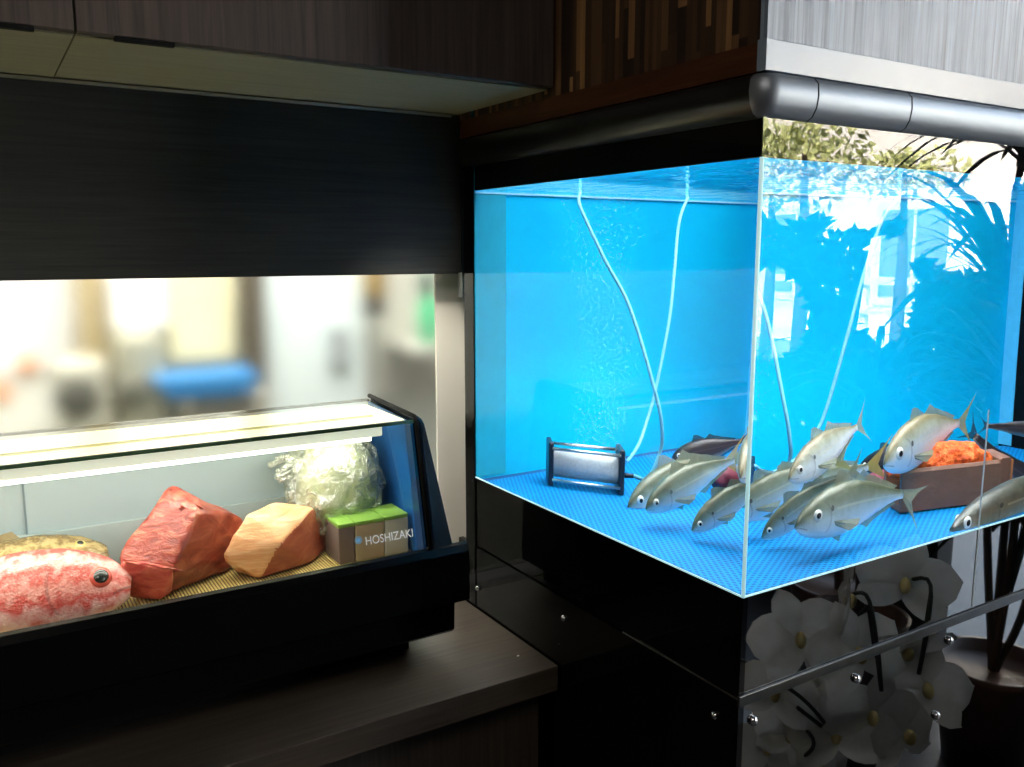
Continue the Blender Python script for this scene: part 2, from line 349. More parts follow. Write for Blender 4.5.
# storefront side: low walls and posts with the openings between them
bm = bmesh.new(); box(bm, 3.1, 3.2, -3.5, -.25, 0, .72); box(bm, 3.1, 3.2, .5, 1.66, 0, 3); box(bm, 3.1, 3.2, -3.5, -2.9, .72, 3); box(bm, 3.1, 3.2, -3.5, .5, 2.9, 3)
struct('wall_right', bm, M['room_dark'])
# wall behind the counter (with the pass-through)
bm = bmesh.new(); box(bm, -3, .93, 1.66, 1.78, 0, .777); box(bm, -3, .93, 1.66, 1.78, 1.5, 3); box(bm, -3, -.9, 1.66, 1.78, .8, 1.5); box(bm, .93, 3.2, 1.66, 1.78, 0, 3)
struct('wall_back', bm, M['room_dark'])
struct('trim_1', bx(-1.2, .8815, 1.632, 1.659, 1.503, 1.822), M['fascia'])
struct('trim_2', bx(-1.2, .86, 1.627, 1.632, 1.8185, 1.8235), M['silver'])
struct('trim_3', bx(.8882, .8945, 1.640, 1.659, 1.45, 1.80), M['silver'])
struct('trim_4', bx(at(437, 380, 1, 1.692).x, .925, 1.692, 1.699, .777, 1.503), M['cream'])
# frosted pane added in the pass-through to blur the kitchen
def frosted():
    m = NT('frosted_glass'); g = m.n('ShaderNodeBsdfRefraction'); g.inputs['Roughness'].default_value = .24; g.inputs['IOR'].default_value = 1.25; g.inputs[0].default_value = (.98, .98, .96, 1)
    m.l(g.outputs[0], m.out.inputs[0]); return m.m
M['frost'] = frosted()
struct('window_1', bx(-.9, .90, 1.700, 1.706, .80, 1.503), M['frost'])
# kitchen
KX0, KX1, KY1 = -1.4, 2.7, 3.6
struct('wall_kitchen', bx(KX0, KX1, KY1, KY1+.1, 0, 3), M['white'])
struct('wall_kitchen_left', bx(KX0-.1, KX0, 1.78, KY1, 0, 3), M['white'])
struct('wall_kitchen_right', bx(2.7, 2.8, 1.78, KY1, 0, 3), M['white'])

def kcol(n, c): return plain(n, lin(*c), .6)
K = 3.3
def kbox(name, x0, x1, z0, z1, y0, y1, c, label, cat, bev=.01):
    return single(name, bx(x0, x1, y0, y1, z0, z1, bev=bev), kcol(name+'_paint', c), label, cat)
def kx(px, y=K): return at(px, 330, 1, y).x
def kz(py, px=200, y=K): return at(px, py, 1, y).z
# notice board with notes, counter, appliances, fridge (seen as soft shapes)
single('white_board', bx(kx(-60), kx(82), K+.285, K+.2995, kz(372), kz(240), bev=.004), kcol('board_white', (250, 250, 250)), 'large white wall board at the far left of the kitchen', 'board')
for i, (px, py) in enumerate(((27, 365), (0, 393))):
    c = at(px, py, 1, K+.285)
    bm = bmesh.new(); lathe(bm, [(.001, 0), (.032, 0), (.032, .008), (.001, .008)], (0, 0, 0)); bmesh.ops.rotate(bm, verts=bm.verts, cent=(0, 0, 0), matrix=Matrix.Rotation(math.pi/2, 3, 'X')); bmesh.ops.translate(bm, verts=bm.verts, vec=c)
    single('orange_sticker', bm, kcol('sticker_orange', (246, 150, 60)), ['round orange sticker on the kitchen wall, right of the pair', 'round orange sticker on the kitchen wall, lower left of the pair'][i], 'sticker', 'orange stickers')
t = thing('kitchen_worktop', (.8, K, 0), 'grey steel kitchen worktop behind the pass-through window', 'worktop')
part('table_top', bx(-1.2, kx(264)-.02, K-.3, K+.28, .86, .9), kcol('steel_grey', (170, 170, 160)), t); part('cupboard_body', bx(-1.2, kx(264)-.02, K-.25, K+.27, 0, .86), kcol('steel_body', (150, 150, 142)), t)
kbox('kitchen_post', kx(82), kx(112), .9, 2.4, K+.1, K+.2, (176, 160, 124), 'beige upright post between white board and white box in kitchen', 'post')
kbox('white_box', kx(114), kx(168), kz(327), kz(270), K, K+.2995, (248, 248, 244), 'white box on the kitchen wall right of the beige post', 'box')
kbox('cream_cupboard', kx(170), kx(236), kz(362), kz(262), K, K+.2995, (244, 232, 188), 'cream wall cupboard in the kitchen above the blue tray', 'cupboard')
t = thing('rice_cooker', (kx(75), K-.05, .9), 'grey kitchen cooker with a dark round front at the lower left', 'cooker')
part('body', bx(kx(50), kx(100), K-.15, K+.1, .9, kz(352), bev=.02), kcol('cooker_grey', (190, 188, 172)), t)
bm = bmesh.new(); c = at(76, 398, 1, K-.16); ball(bm, c, (.07, .02, .07)); part('dial', bm, kcol('cooker_dark', (92, 92, 84)), t)
t = thing('kitchen_appliance', (kx(140), K-.05, .9), 'grey upright kitchen appliance below the white box', 'appliance')
part('body', bx(kx(112), kx(158), K-.12, K+.1, .9, kz(330), bev=.02), kcol('appliance_grey', (178, 176, 156)), t)
bm = bmesh.new(); c = at(130, 390, 1, K-.13); ball(bm, c, (.05, .02, .06)); part('knob', bm, kcol('appliance_dark', (120, 120, 108)), t)
t = thing('blue_tray', (kx(205), K-.2, kz(392)), 'blue shallow tray on kitchen worktop below the cream cupboard', 'tray')
z0, z1 = kz(392, 205, K-.2), kz(374, 205, K-.2)
bm = bmesh.new(); prism(bm, [(kx(152), z0), (kx(230), z0), (kx(236), z1), (kx(140), z1)], 1, K-.3, K-.05); part('tray_body', bm, kcol('tray_blue', (52, 132, 196)), t)
kbox('tray_stand', kx(170), kx(246), .9, z0, K-.26, K-.08, (205, 200, 184), 'pale stand under the blue tray in the kitchen', 'stand')
kbox('dark_post', kx(241), kx(262), .9, 2.4, K-.05, K+.05, (92, 82, 66), 'dark brown upright post left of the white fridge', 'post')
t = thing('fridge', (kx(313), K, 0), 'white kitchen fridge with a grey handle, centre of the window', 'fridge')
part('body', bx(kx(264), kx(366), K, K+.28, 0, 1.9, bev=.015), kcol('fridge_white', (232, 246, 248)), t)
part('handle', bx(kx(327), kx(345), K-.03, K, kz(366, 330), kz(325, 330), bev=.008), kcol('fridge_handle', (170, 178, 180)), t)
t = thing('dispenser', (kx(370), K-.05, kz(314)), 'brown bottle dispenser fixed beside the white fridge', 'dispenser')
part('body', bx(kx(362), kx(378), K-.1, K, kz(296, 370), kz(250, 370), bev=.01), kcol('dispenser_tan', (150, 124, 70)), t); part('nozzle', bx(kx(364), kx(377), K-.09, K-.01, kz(315, 370), kz(297, 370), bev=.006), kcol('dispenser_dark', (70, 64, 60)), t)
kbox('grey_panel', kx(378), kx(470), .9, 2.4, K+.2, K+.25, (206, 204, 196), 'light grey wall panel behind the green bottle', 'panel')
t = thing('green_bottle', (kx(424), K-.05, kz(348, 424)), 'green bottle hanging at the right end of the kitchen window', 'bottle')
cx_ = kx(424); bm = bmesh.new(); lathe(bm, [(.03, 0), (.045, .02), (.045, .16), (.02, .21), (.02, .25)], (cx_, K-.05, kz(342, 424))); part('body', bm, kcol('bottle_green', (70, 196, 140)), t)
bm = bmesh.new(); lathe(bm, [(.03, 0), (.03, .1)], (cx_-.01, K-.05, kz(342, 424)+.2)); part('cap', bm, kcol('bottle_cap', (38, 92, 76)), t)
kbox('bottle_shelf', kx(405), kx(470), kz(352, 424), kz(343, 424), K-.12, K+.2, (214, 212, 204), 'thin pale shelf under the green bottle', 'shelf', .003)

# ------------------------------------------------------------------ wall cabinets over the counter
def cabinet(x0, x1, label, pulls, nm='wall_cabinet'):
    t = thing(nm, ((x0+x1)/2, 1.45, 1.826), label, 'cabinet', 'wall cabinets')
    part('carcass', bx(x0+.001, x1-.001, 1.308, 1.658, 1.826, 2.75), M['soffit'], t, 'olive brown underside')
    part('door', bx(x0+.0015, x1-.0015, 1.288, 1.307, 1.828, 2.75, bev=.001), M['cabinet'], t)
    for a, b in pulls: part('finger_pull', bx(a, b, 1.2885, 1.3005, 1.8225, 1.8275), M['black_mat'], t)
xs = at(75.5, 30, 1, 1.288).x
cabinet(xs-.80, xs, 'dark wood wall cabinet at the upper left, left of the door gap', [(at(-40, 20, 1, 1.288).x, at(34, 27, 1, 1.288).x)])
cabinet(xs, XT-.002, 'dark wood wall cabinet between door gap and aquarium hood', [(at(115, 37, 1, 1.288).x, at(175, 45, 1, 1.288).x)])

# ------------------------------------------------------------------ counter
t = thing('counter', (-.1, 1.45, 0), 'dark brown wood grain counter carrying the chilled display case', 'counter')
part('worktop', bx(-1.6, XT-.004, 1.258, 1.659, .727, .777, bev=.0015), M['counter'], t)
part('front_panel', bx(-1.6, XT-.02, 1.300, 1.32, 0, .727), M['counter_front'], t)
part('side_panel', bx(XT-.024, XT-.006, 1.322, 1.655, 0, .727), M['counter_front'], t)
bm = bmesh.new(); c = at(518, 656, 2, .778); ball(bm, (c.x, c.y, .7785), (.003, .0018, .0015), 8, 6)
single('crumb', bm, M['white'], 'tiny white crumb on the right end of the counter', 'crumb')

# ------------------------------------------------------------------ refrigerated display case
CX0, CX1 = -.62, .668
case = thing('display_case', (.05, 1.5, .777), 'long black chilled glass display case holding fish on the counter', 'display case')
bm = bmesh.new(); prism(bm, [(1.362, .98), (1.362, .9), (1.374, .893), (1.376, .842), (1.385, .834), (1.645, .834), (1.645, .98)], 0, CX0-.06, .722); part('base', bm, M['black_case'], case)
bm = bmesh.new(); prism(bm, [(1.352, .905), (1.3615, .9), (1.3735, .985), (1.3735, 1.008), (1.368, 1.014), (1.358, 1.012), (1.352, 1.0)], 0, CX0-.07, .7425); part('front_lip', bm, M['black_case'], case)
part('plinth', bx(CX0, .67, 1.47, 1.63, .777, .834), M['black_mat'], case)
part('tray', bx(CX0, CX1, 1.375, 1.63, .981, .987), M['case_back'], case)
bm = bmesh.new(); quad(bm, [(CX0, 1.371, 1.01), (CX1, 1.371, 1.01), (CX1, 1.425, 1.2385), (CX0, 1.425, 1.2385)]); part('front_glass', bm, M['glass'], case)
bm = bmesh.new(); quad(bm, [(CX0, 1.427, 1.242), (CX1, 1.427, 1.242), (CX1, 1.64, 1.250), (CX0, 1.64, 1.250)]); part('top_glass', bm, M['top_glass'], case)
part('glass_edge', bx(CX0, CX1, 1.4225, 1.4265, 1.236, 1.2425), M['glass_edge'], case, 'dark green glass edge')
part('rear_rail', bx(CX0, CX1, 1.637, 1.645, 1.245, 1.2495), plain('rail_olive', lin(62, 60, 44), .4), case)
for a, b, y in ((CX0, .06, 1.632), (.045, CX1-.002, 1.626)):
    d = part('sliding_door', bx(a, b, y, y+.004, 1.075, 1.222), M['case_back'], case)
    part('door_frame', bx(b-.018, b, y-.004, y-.0005, 1.075, 1.222), plain('door_frame_grey', lin(110, 128, 136), .4), d)
part('rear_sill', bx(CX0, CX1, 1.618, 1.642, .987, 1.075), plain('sill_grey', lin(150, 164, 166), .4), case)
lh = part('lamp_housing', bx(CX0, .61, 1.434, 1.475, 1.2165, 1.2355, bev=.003), plain('lamp_holder_white', lin(226, 234, 216), .4, Emission_Color=lin(236, 242, 222), Emission_Strength=.55), case, 'white lamp holder')  # holder given a glow of its own in place of tube light
bm = bmesh.new(); tube(bm, [(CX0+.02, 1.456, 1.2105), (.595, 1.456, 1.2105)], .0055, 12); part('lamp_tube', bm, emit('lamp_glow', (1, .98, .86, 1), 5.0), lh, 'glowing fluorescent tube')
part('top_frame', bx(CX0, .62, 1.502, 1.507, 1.2397, 1.243), plain('cream_strip', lin(214, 204, 140), .4), case)
part('lamp_cover', bx(CX0, .660, 1.448, 1.637, 1.2365, 1.2395), plain('lit_cream_cover', lin(236, 234, 206), .4, Emission_Color=lin(250, 248, 214), Emission_Strength=1.15, nscale=7, var=.06), case, 'glowing cream lamp cover')  # glowing sheet added to brighten the case top
# right end: blue inside panel, black post, navy end cap
def endpoly(d=0): return [(1.371-d, 1.012), (1.4255-d, 1.2415+d), (1.64, 1.250+d), (1.64, 1.012)]
bm = bmesh.new(); prism(bm, [(1.376, .99), (1.430, 1.236), (1.632, 1.245), (1.632, .99)], 0, CX1-.004, CX1); part('end_panel', bm, M['blue_end'], case, 'blue inner end panel')
bm = bmesh.new(); prism(bm, [(1.376, 1.0), (1.4265, 1.232), (1.452, 1.232), (1.405, 1.0)], 0, CX1-.0065, CX1-.0045); part('end_strip', bm, plain('dark_blue_strip', lin(16, 56, 112), .3), case)
bm = bmesh.new(); tube(bm, [(CX1+.003, 1.366, 1.008), (CX1+.003, 1.421, 1.240), (CX1+.003, 1.424, 1.2455), (CX1+.003, 1.43, 1.2475), (CX1+.003, 1.642, 1.2555)], .0045, 8); part('corner_post', bm, M['black_mat'], case)
bm = bmesh.new()
A = [(1.360, 1.005), (1.4135, 1.236), (1.424, 1.247), (1.645, 1.255), (1.645, 1.005)]
va = [bm.verts.new((CX1+.006, y, z)) for y, z in A]; vb = [bm.verts.new((x, y+.004, z-.002)) for (y, z), x in zip(A, (.717, .6875, .684, .684, .717))]
bm.faces.new(va[::-1]); bm.faces.new(vb)
for i in range(5): bm.faces.new([va[i], va[(i+1) % 5], vb[(i+1) % 5], vb[i]])
bmesh.ops.recalc_face_normals(bm, faces=bm.faces); bmesh.ops.bevel(bm, geom=bm.edges[:], offset=.003, segments=2, affect='EDGES'); part('end_cap', bm, M['navy'], case, 'navy end cap')
bm = bmesh.new(); prism(bm, endpoly(.006), 0, CX0-.03, CX0-.003); part('end_cap', bm, M['navy'], case)
# lettering on the front glass
SL = math.atan2(.054, .2285)
def on_glass(px, py):
    P = None; lo, hi = 1.36, 1.43
    for _ in range(40):
        y = (lo+hi)/2; p = at(px, py, 1, y); yg = 1.371+(p.z-1.01)*.054/.2285
        if y < yg: lo = y
        else: hi = y
    return p
fm = plain('white_letters', lin(236, 240, 240), .5, Emission_Color=(1, 1, 1, 1), Emission_Strength=.25)
cu = bpy.data.curves.new('brand_lettering', 'FONT'); cu.body = 'HOSHIZAKI'; cu.size = 1; cu.extrude = .004
to = bpy.data.objects.new('tmp', cu); col.objects.link(to); bpy.context.view_layer.update()
me = bpy.data.meshes.new_from_object(to.evaluated_get(bpy.context.evaluated_depsgraph_get())); bpy.data.objects.remove(to)
bm = bmesh.new(); bm.from_mesh(me)
xs_ = [v.co.x for v in bm.verts]; ys_ = [v.co.y for v in bm.verts]
pL, pR = on_glass(366, 545), on_glass(413, 537); wd = pR.x-pL.x
for v in bm.verts:
    u = (v.co.x-min(xs_))/(max(xs_)-min(xs_)); h = v.co.y/(max(ys_)-min(ys_))*.0145; d = v.co.z
    v.co = V((pL.x+u*wd, pL.y+h*math.sin(SL)-.0012-d*.05, pL.z+h*math.cos(SL)))
part('lettering', bm, fm, case, 'white brand lettering on the glass')
c = on_glass(358, 540); bm = bmesh.new()
for r0, r1 in ((.0068, .0054), (.0042, 0)):
    n = 24; o_ = [bm.verts.new((c.x+r0*math.cos(a), c.y-.001+r0*math.sin(a)*math.sin(SL), c.z+r0*math.sin(a)*math.cos(SL))) for a in [2*math.pi*k/n for k in range(n)]]
    if r1:
        i_ = [bm.verts.new((c.x+r1*math.cos(a), c.y-.001+r1*math.sin(a)*math.sin(SL), c.z+r1*math.sin(a)*math.cos(SL))) for a in [2*math.pi*k/n for k in range(n)]]
        for k in range(n): bm.faces.new([o_[k], o_[(k+1) % n], i_[(k+1) % n], i_[k]])
    else:
        bm.faces.new([o_[k] for k in range(n)])
part('emblem', bm, plain('blue_emblem', lin(110, 180, 225), .4, Emission_Color=lin(110, 180, 225), Emission_Strength=.2), case, 'small round blue emblem')

# ------------------------------------------------------------------ fish builder
AJI = [(0, .012), (.04, .05), (.1, .082), (.18, .11), (.28, .13), (.4, .138), (.52, .128), (.64, .104), (.76, .072), (.87, .042), (.95, .027), (1, .024)]
SLIM = [(0, .012), (.05, .035), (.12, .055), (.22, .07), (.4, .08), (.55, .075), (.7, .06), (.85, .035), (1, .02)]
KIN = [(0, .05), (.03, .085), (.1, .135), (.18, .165), (.28, .185), (.42, .185), (.55, .165), (.7, .12), (.84, .065), (.94, .042), (1, .04)]
def prof(P, s):
    for (a, x), (b, y) in zip(P, P[1:]):
        if s <= b:
            t = (s-a)/(b-a); t = t*t*(3-2*t)*.5+t*.5; return x+(y-x)*t
    return P[-1][1]
def fish(name, nose, tail, label, cat='fish', group=None, skin='aji', P=AJI, bend=(0, 0), up=(0, 0, 1), wid=.5, eye_r=.03, eye_s=.1, eye_g=.62, fins='fin', tailfin='fin', open_tail=.2, eyes=('eye', 'pupil'), pupil=.55, tail_bend=(0, 0), dorsal=True):
    nose, tail = V(nose), V(tail); L = (tail-nose).length; T0 = (tail-nose)/L; up = V(up); up = (up-T0*up.dot(T0)).normalized(); side = T0.cross(up).normalized()
    ctrl = (nose+tail)/2 + side*bend[0]*L*2 + up*bend[1]*L*2
    def pos(s): return nose*(1-s)**2+ctrl*2*s*(1-s)+tail*s*s
    def fr(s):
        t = ((ctrl-nose)*2*(1-s)+(tail-ctrl)*2*s).normalized(); u = (up-t*up.dot(t)).normalized(); return t, u, t.cross(u).normalized()
    root = thing(name, pos(.4), label, cat, group)
    bm = bmesh.new(); n, m_ = 22, 30; rings = []; dat = {}
    for i in range(m_+1):
        s = (i/m_)**1.15; h = prof(P, s)*L; w = h*wid*(1.05 if s < .35 else 1.05-.45*(s-.35)/.65); t, u, sd = fr(s); R = []
        for k in range(n):
            a = 2*math.pi*k/n; cz, cw = math.sin(a), math.cos(a); e = .85
            z = math.copysign(abs(cz)**e, cz)*h; x = math.copysign(abs(cw)**e, cw)*w
            if z > 0: z *= .96
            v = bm.verts.new(pos(s)+u*z+sd*x); dat[v] = (s, .5+.5*cz); R.append(v)
        rings.append(R)
    for A_, B_ in zip(rings, rings[1:]):
        for k in range(n): bm.faces.new([A_[k], A_[(k+1) % n], B_[(k+1) % n], B_[k]]).smooth = True
    bm.faces.new(rings[0][::-1]); bm.faces.new(rings[-1])
    bmesh.ops.recalc_face_normals(bm, faces=bm.faces); bm.verts.index_update(); arr = [dat[v] for v in bm.verts]
    b = part('body', bm, M[skin], root); ca = b.data.color_attributes.new('fish', 'FLOAT_COLOR', 'POINT')
    for i, (s, g) in enumerate(arr): ca.data[i].color = (s, g, 0, 1)
    # eyes
    t, u, sd = fr(eye_s); h = prof(P, eye_s)*L; w = h*wid*1.05; er = eye_r*L
    gz = (eye_g-.5)*2; ang = math.asin(max(-1, min(1, gz)))
    for sg in (1, -1):
        c = pos(eye_s)+u*h*gz+sd*sg*w*abs(math.cos(ang))**.85*.93; nrm = (sd*sg+u*gz*.4-t*.18).normalized()
        rot = nrm.to_track_quat('Z', 'Y').to_matrix()
        def disc(c, r, th):
            q = bmesh.new(); ball(q, (0, 0, 0), (r, r, th), 18, 10)
            for v in q.verts: v.co = rot @ v.co + c
            return q
        e = part('eye', disc(c, er, er*.45), M[eyes[0]], root, smooth=True)
        part('pupil', disc(c+nrm*er*.25, er*pupil, er*.32), M[eyes[1]], e, smooth=True)
    # fins
    def fan(pts_root, pts_tip):
        q = bmesh.new(); R = [q.verts.new(p) for p in pts_root]; Q = [q.verts.new(p) for p in pts_tip]
        for k in range(len(R)-1): q.faces.new([R[k], R[k+1], Q[k+1], Q[k]])
        return q
    if dorsal:
        def edge(s0, s1, sgn, hts):
            k = len(hts); A_, B_ = [], []
            for i in range(k):
                s = s0+(s1-s0)*i/(k-1); t, u, sd = fr(s); h = prof(P, s)*L*.94; A_.append(pos(s)+u*sgn*h); B_.append(pos(min(1, s+.035))+u*sgn*(h+hts[i]*L))
            return fan(A_, B_)
        part('dorsal_fin', edge(.3, .48, 1, [.01, .075, .07, .05, .025, .008]), M[fins], root)
        part('dorsal_fin', edge(.5, .9, 1, [.01, .06, .035, .028, .024, .022, .02, .015]), M[fins], root)
        part('anal_fin', edge(.56, .9, -1, [.01, .05, .03, .026, .022, .018, .012]), M[fins], root)
        for sg in (1, -1):
            t, u, sd = fr(.28); h = prof(P, .28)*L; w = h*wid*1.05
            r0 = pos(.27)-u*h*.25+sd*sg*w*1.0; r1 = pos(.285)-u*h*.45+sd*sg*w*.97
            part('pectoral_fin', fan([r0, (r0+r1)/2, r1], [r0+t*.2*L-u*.03*L+sd*sg*.04*L, r0+t*.17*L-u*.06*L+sd*sg*.05*L, r1+t*.09*L-u*.05*L+sd*sg*.04*L]), M[fins], root)
        t, u, sd = fr(.32); h = prof(P, .32)*L
        part('pelvic_fin', fan([pos(.3)-u*h*.95, pos(.34)-u*h*.95], [pos(.38)-u*(h+.045*L), pos(.4)-u*(h+.01*L)]), M[fins], root)
    t, u, sd = fr(1); h = prof(P, 1)*L; o = open_tail*L; tb = sd*tail_bend[0]*L+u*tail_bend[1]*L
    q = bmesh.new(); rt = [pos(1)+u*h, pos(1)+u*h*.3, pos(1), pos(1)-u*h*.3, pos(1)-u*h]
    mid = [pos(1)+t*o*.55+u*o*.45+tb*.5, pos(1)+t*o*.38+u*o*.2+tb*.3, pos(1)+t*o*.3+tb*.3, pos(1)+t*o*.38-u*o*.2+tb*.3, pos(1)+t*o*.55-u*o*.45+tb*.5]
    tip = [pos(1)+t*o*1.05+u*o*.85+tb, pos(1)+t*o*.62+u*o*.38+tb*.6, pos(1)+t*o*.40+tb*.4, pos(1)+t*o*.62-u*o*.38+tb*.6, pos(1)+t*o*1.05-u*o*.85+tb]
    rows = [[q.verts.new(p) for p in r] for r in (rt, mid, tip)]
    for A_, B_ in zip(rows, rows[1:]):
        for k in range(4): q.faces.new([A_[k], A_[k+1], B_[k+1], B_[k]])
    part('tail_fin', q, M[tailfin], root)
    return root

# ------------------------------------------------------------------ food in the case
MT = .990
single('bamboo_mat', bx(CX0+.02, CX1-.012, 1.378, 1.612, .9872, MT), M['bamboo'], 'woven bamboo mat lining the display case floor', 'mat')
nose = at(132, 600, 1, 1.425); nose.z = MT+.036
fish('red_fish', nose, nose+V((-.35, .03, .006)), 'bright red big-eyed fish at the front of the case', 'fish', None, 'kinme', KIN, (0, .04), (0, .55, .83), .52, .048, .125, .58, 'fin_r', 'fin_r', .2, ('eye_r', 'eye_g'), .68, dorsal=False)
nose = at(108, 554, 1, 1.548)
fish('brown_fish', nose, nose+V((-.36, .0, -.012)), 'tan brown fish lying behind the bright red fish', 'fish', None, 'brown_fish', KIN, (0, 0), (0, .85, .5), .42, .026, .11, .66, 'fin_b', 'fin_b', .2, ('eye_y', 'pupil'), .6)

def hull(pts, bev=.006):
    bm = bmesh.new()
    for p in pts: bm.verts.new(p)
    r = bmesh.ops.convex_hull(bm, input=bm.verts)
    bmesh.ops.delete(bm, geom=[v for v in bm.verts if not v.link_faces], context='VERTS')
    bmesh.ops.dissolve_limit(bm, angle_limit=.12, verts=bm.verts, edges=bm.edges)
    if bev: bmesh.ops.bevel(bm, geom=bm.edges[:], offset=bev, segments=3, affect='EDGES', profile=.6)
    bmesh.ops.triangulate(bm, faces=bm.faces)
    for _ in range(3):
        es = [e for e in bm.edges if e.calc_length() > .012]
        if es: bmesh.ops.subdivide_edges(bm, edges=es, cuts=1)
        bmesh.ops.triangulate(bm, faces=bm.faces)
    bm.normal_update()
    return bm
def lump(bm, amp, scale, seed=0):
    for v in bm.verts: v.co += v.normal*(noise.noise(v.co*scale+V((seed, seed*2, 0)))*amp + noise.noise(v.co*scale*3)*amp*.35)
    bm.normal_update()
def ridge(o, t, line):                         # the faces to the right of the block's edge are its cut side
    off = V(t.location); w = [at(px, py, 1, 1.44) for px, py in line]
    for p in o.data.polygons:
        v = p.center+off-CAM; v = CAM+v*(1.44/v.y)
        for A_, B_ in zip(w, w[1:]):
            if B_.z <= v.z <= A_.z or (A_ is w[0] and v.z > A_.z):
                k = max(0, (v.z-B_.z)/(A_.z-B_.z))
                if v.x > B_.x+(A_.x-B_.x)*min(k, 1.0): p.material_index = 1
def flo(px, py): p = at(px, py, 2, MT+.003); return p
P1 = [at(172, 484, 1, 1.515), at(164, 492, 1, 1.505), at(243, 516, 1, 1.535), at(200, 509, 1, 1.455), at(121, 548, 1, 1.475), at(176, 566, 1, 1.415), at(118, 563, 1, 1.462),
      flo(158, 598), flo(226, 572), flo(136, 590), V((.395, 1.54, MT+.003)), V((.22, 1.57, MT+.003)), V((.27, 1.57, 1.11)), at(243, 535, 1, 1.535)]
bm = hull(P1, .008); lump(bm, .0035, 30, 1)
t = thing('tuna_block', (.27, 1.48, MT), 'large deep red raw tuna block, the tallest in the case', 'raw fish block')
o = part('flesh', bm, [M['tuna'], M['tuna_cut']], t, smooth=True)
ridge(o, t, ((200, 505), (176, 562), (158, 604)))
P3 = [at(117, 556, 1, 1.435), at(172, 566, 1, 1.408), at(174, 572, 1, 1.404), flo(160, 600), flo(134, 597), at(126, 575, 1, 1.43), V((.24, 1.45, MT+.003)), V((.17, 1.46, MT+.004)), V((.17, 1.46, 1.04))]
bm = hull(P3, .005); lump(bm, .002, 40, 5)
t2 = thing('tuna_piece', (.2, 1.42, MT), 'small pink tuna piece leaning on the tall red block', 'raw fish block'); part('flesh', bm, M['tuna_low'], t2, smooth=True)
P2 = [at(247, 513, 1, 1.47), at(276, 501, 1, 1.515), at(314, 506, 1, 1.49), at(322, 520, 1, 1.51), at(279, 546, 1, 1.422), flo(259, 579), at(221, 558, 1, 1.455), at(233, 534, 1, 1.46), flo(312, 563), flo(324, 556)+V((0, .03, 0)), at(302, 520, 1, 1.46),
      V((.40, 1.53, MT+.003)), V((.54, 1.53, MT+.003)), flo(236, 572)]
bm = hull(P2, .006); lump(bm, .002, 30, 9)
t = thing('tuna_block', (.44, 1.47, MT), 'pale orange fatty tuna block beside the tall red one', 'raw fish block')
o = part('flesh', bm, [M['toro'], M['toro_cut']], t, smooth=True)
ridge(o, t, ((318, 503), (277, 548), (258, 584)))
# wrapped cabbage
t = thing('wrapped_cabbage', (.54, 1.55, MT), 'pale green cabbage crumpled in clear plastic wrap', 'vegetable')
cc = at(337, 484, 1, 1.545)
def lumpball(c, r, amp, sc_, seed, sub=4, sharp=False):
    bm = bmesh.new(); bmesh.ops.create_icosphere(bm, subdivisions=sub, radius=1)
    for v in bm.verts:
        d = v.co.normalized(); k = noise.noise(d*sc_+V((seed, 0, 0)))*amp
        if sharp: k = (abs(noise.noise(d*sc_+V((seed, 0, 0))))*2-.5)*amp + abs(noise.noise(d*sc_*2.3))*amp*.7
        v.co = V((d.x*r[0]*(1+k)+c[0], d.y*r[1]*(1+k)+c[1], d.z*r[2]*(1+k)+c[2]))
    for f in bm.faces: f.smooth = True
    return bm
rz = (1.214-MT)/2; cz = MT+rz+.002
part('head', lumpball((cc.x, cc.y, cz), (.078, .06, rz*.95), .06, 2.2, 3), M['cabbage'], t)
part('wrap', lumpball((cc.x-.006, cc.y, cz), (.094, .068, rz*.99), .12, 3.4, 6, 5, True), M['wrap'], t)
kc = at(292, 463, 1, 1.545)
bm = bmesh.new()
for i in range(9):
    a = i*.7; e = kc+V((-.026+.012*math.cos(a*2.3), .02*math.sin(a), .02*math.cos(a)-.008)); m1 = kc+V((.018, .004*math.sin(a), .006*math.cos(a)))
    tube(bm, spline([m1, (m1+e)/2+V((0, 0, .006*math.sin(i))), e], 4), [.003+.0035*(k/8) for k in range(9)], 6)
part('twist', bm, M['wrap'], t)
# three lidded boxes
bxs = at(338, 540, 1, 1.435).x
w_ = [(bxs, bxs+.030, 'box_grey', 'narrow grey box with green lid next to pale tuna block'), (bxs+.032, bxs+.088, 'box_tan', 'tan box with green lid, middle of the three boxes'), (bxs+.090, CX1-.012, 'box_pale', 'pale box with green lid against the blue end panel')]
for a, b, mm, lb in w_:
    t = thing('lidded_box', ((a+b)/2, 1.47, MT), lb, 'box', 'green lidded boxes')
    part('carton', bx(a, b, 1.432, 1.505, MT, 1.057, bev=.002), M[mm], t); part('lid', bx(a-.0005, b+.0005, 1.431, 1.506, 1.0572, 1.065, bev=.002), M['box_green'], t)

# ------------------------------------------------------------------ aquarium
aq = thing('aquarium', (1.5, 1.2, .918), 'large blue-lined aquarium with live fish at the right', 'aquarium')
bm = bmesh.new(); quad(bm, [(XT, YB, ZB), (XT, YC, ZB), (XT, YC, 1.722), (XT, YB, 1.722)]); bmesh.ops.reverse_faces(bm, faces=bm.faces); bm.normal_update()
if bm.faces[:][0].normal.x > 0: bmesh.ops.reverse_faces(bm, faces=bm.faces)
part('glass_pane', bm, M['pane'], aq)
bm = bmesh.new(); quad(bm, [(XT, YC, ZB), (XR, YC, ZB), (XR, YC, 1.722), (XT, YC, 1.722)]); bm.normal_update()
if bm.faces[:][0].normal.y > 0: bmesh.ops.reverse_faces(bm, faces=bm.faces)
part('glass_pane', bm, M['pane_front'], aq)
part('back_panel', bx(XT, XR, YB, YB+.012, ZB-.01, 1.99), M['blue'], aq)
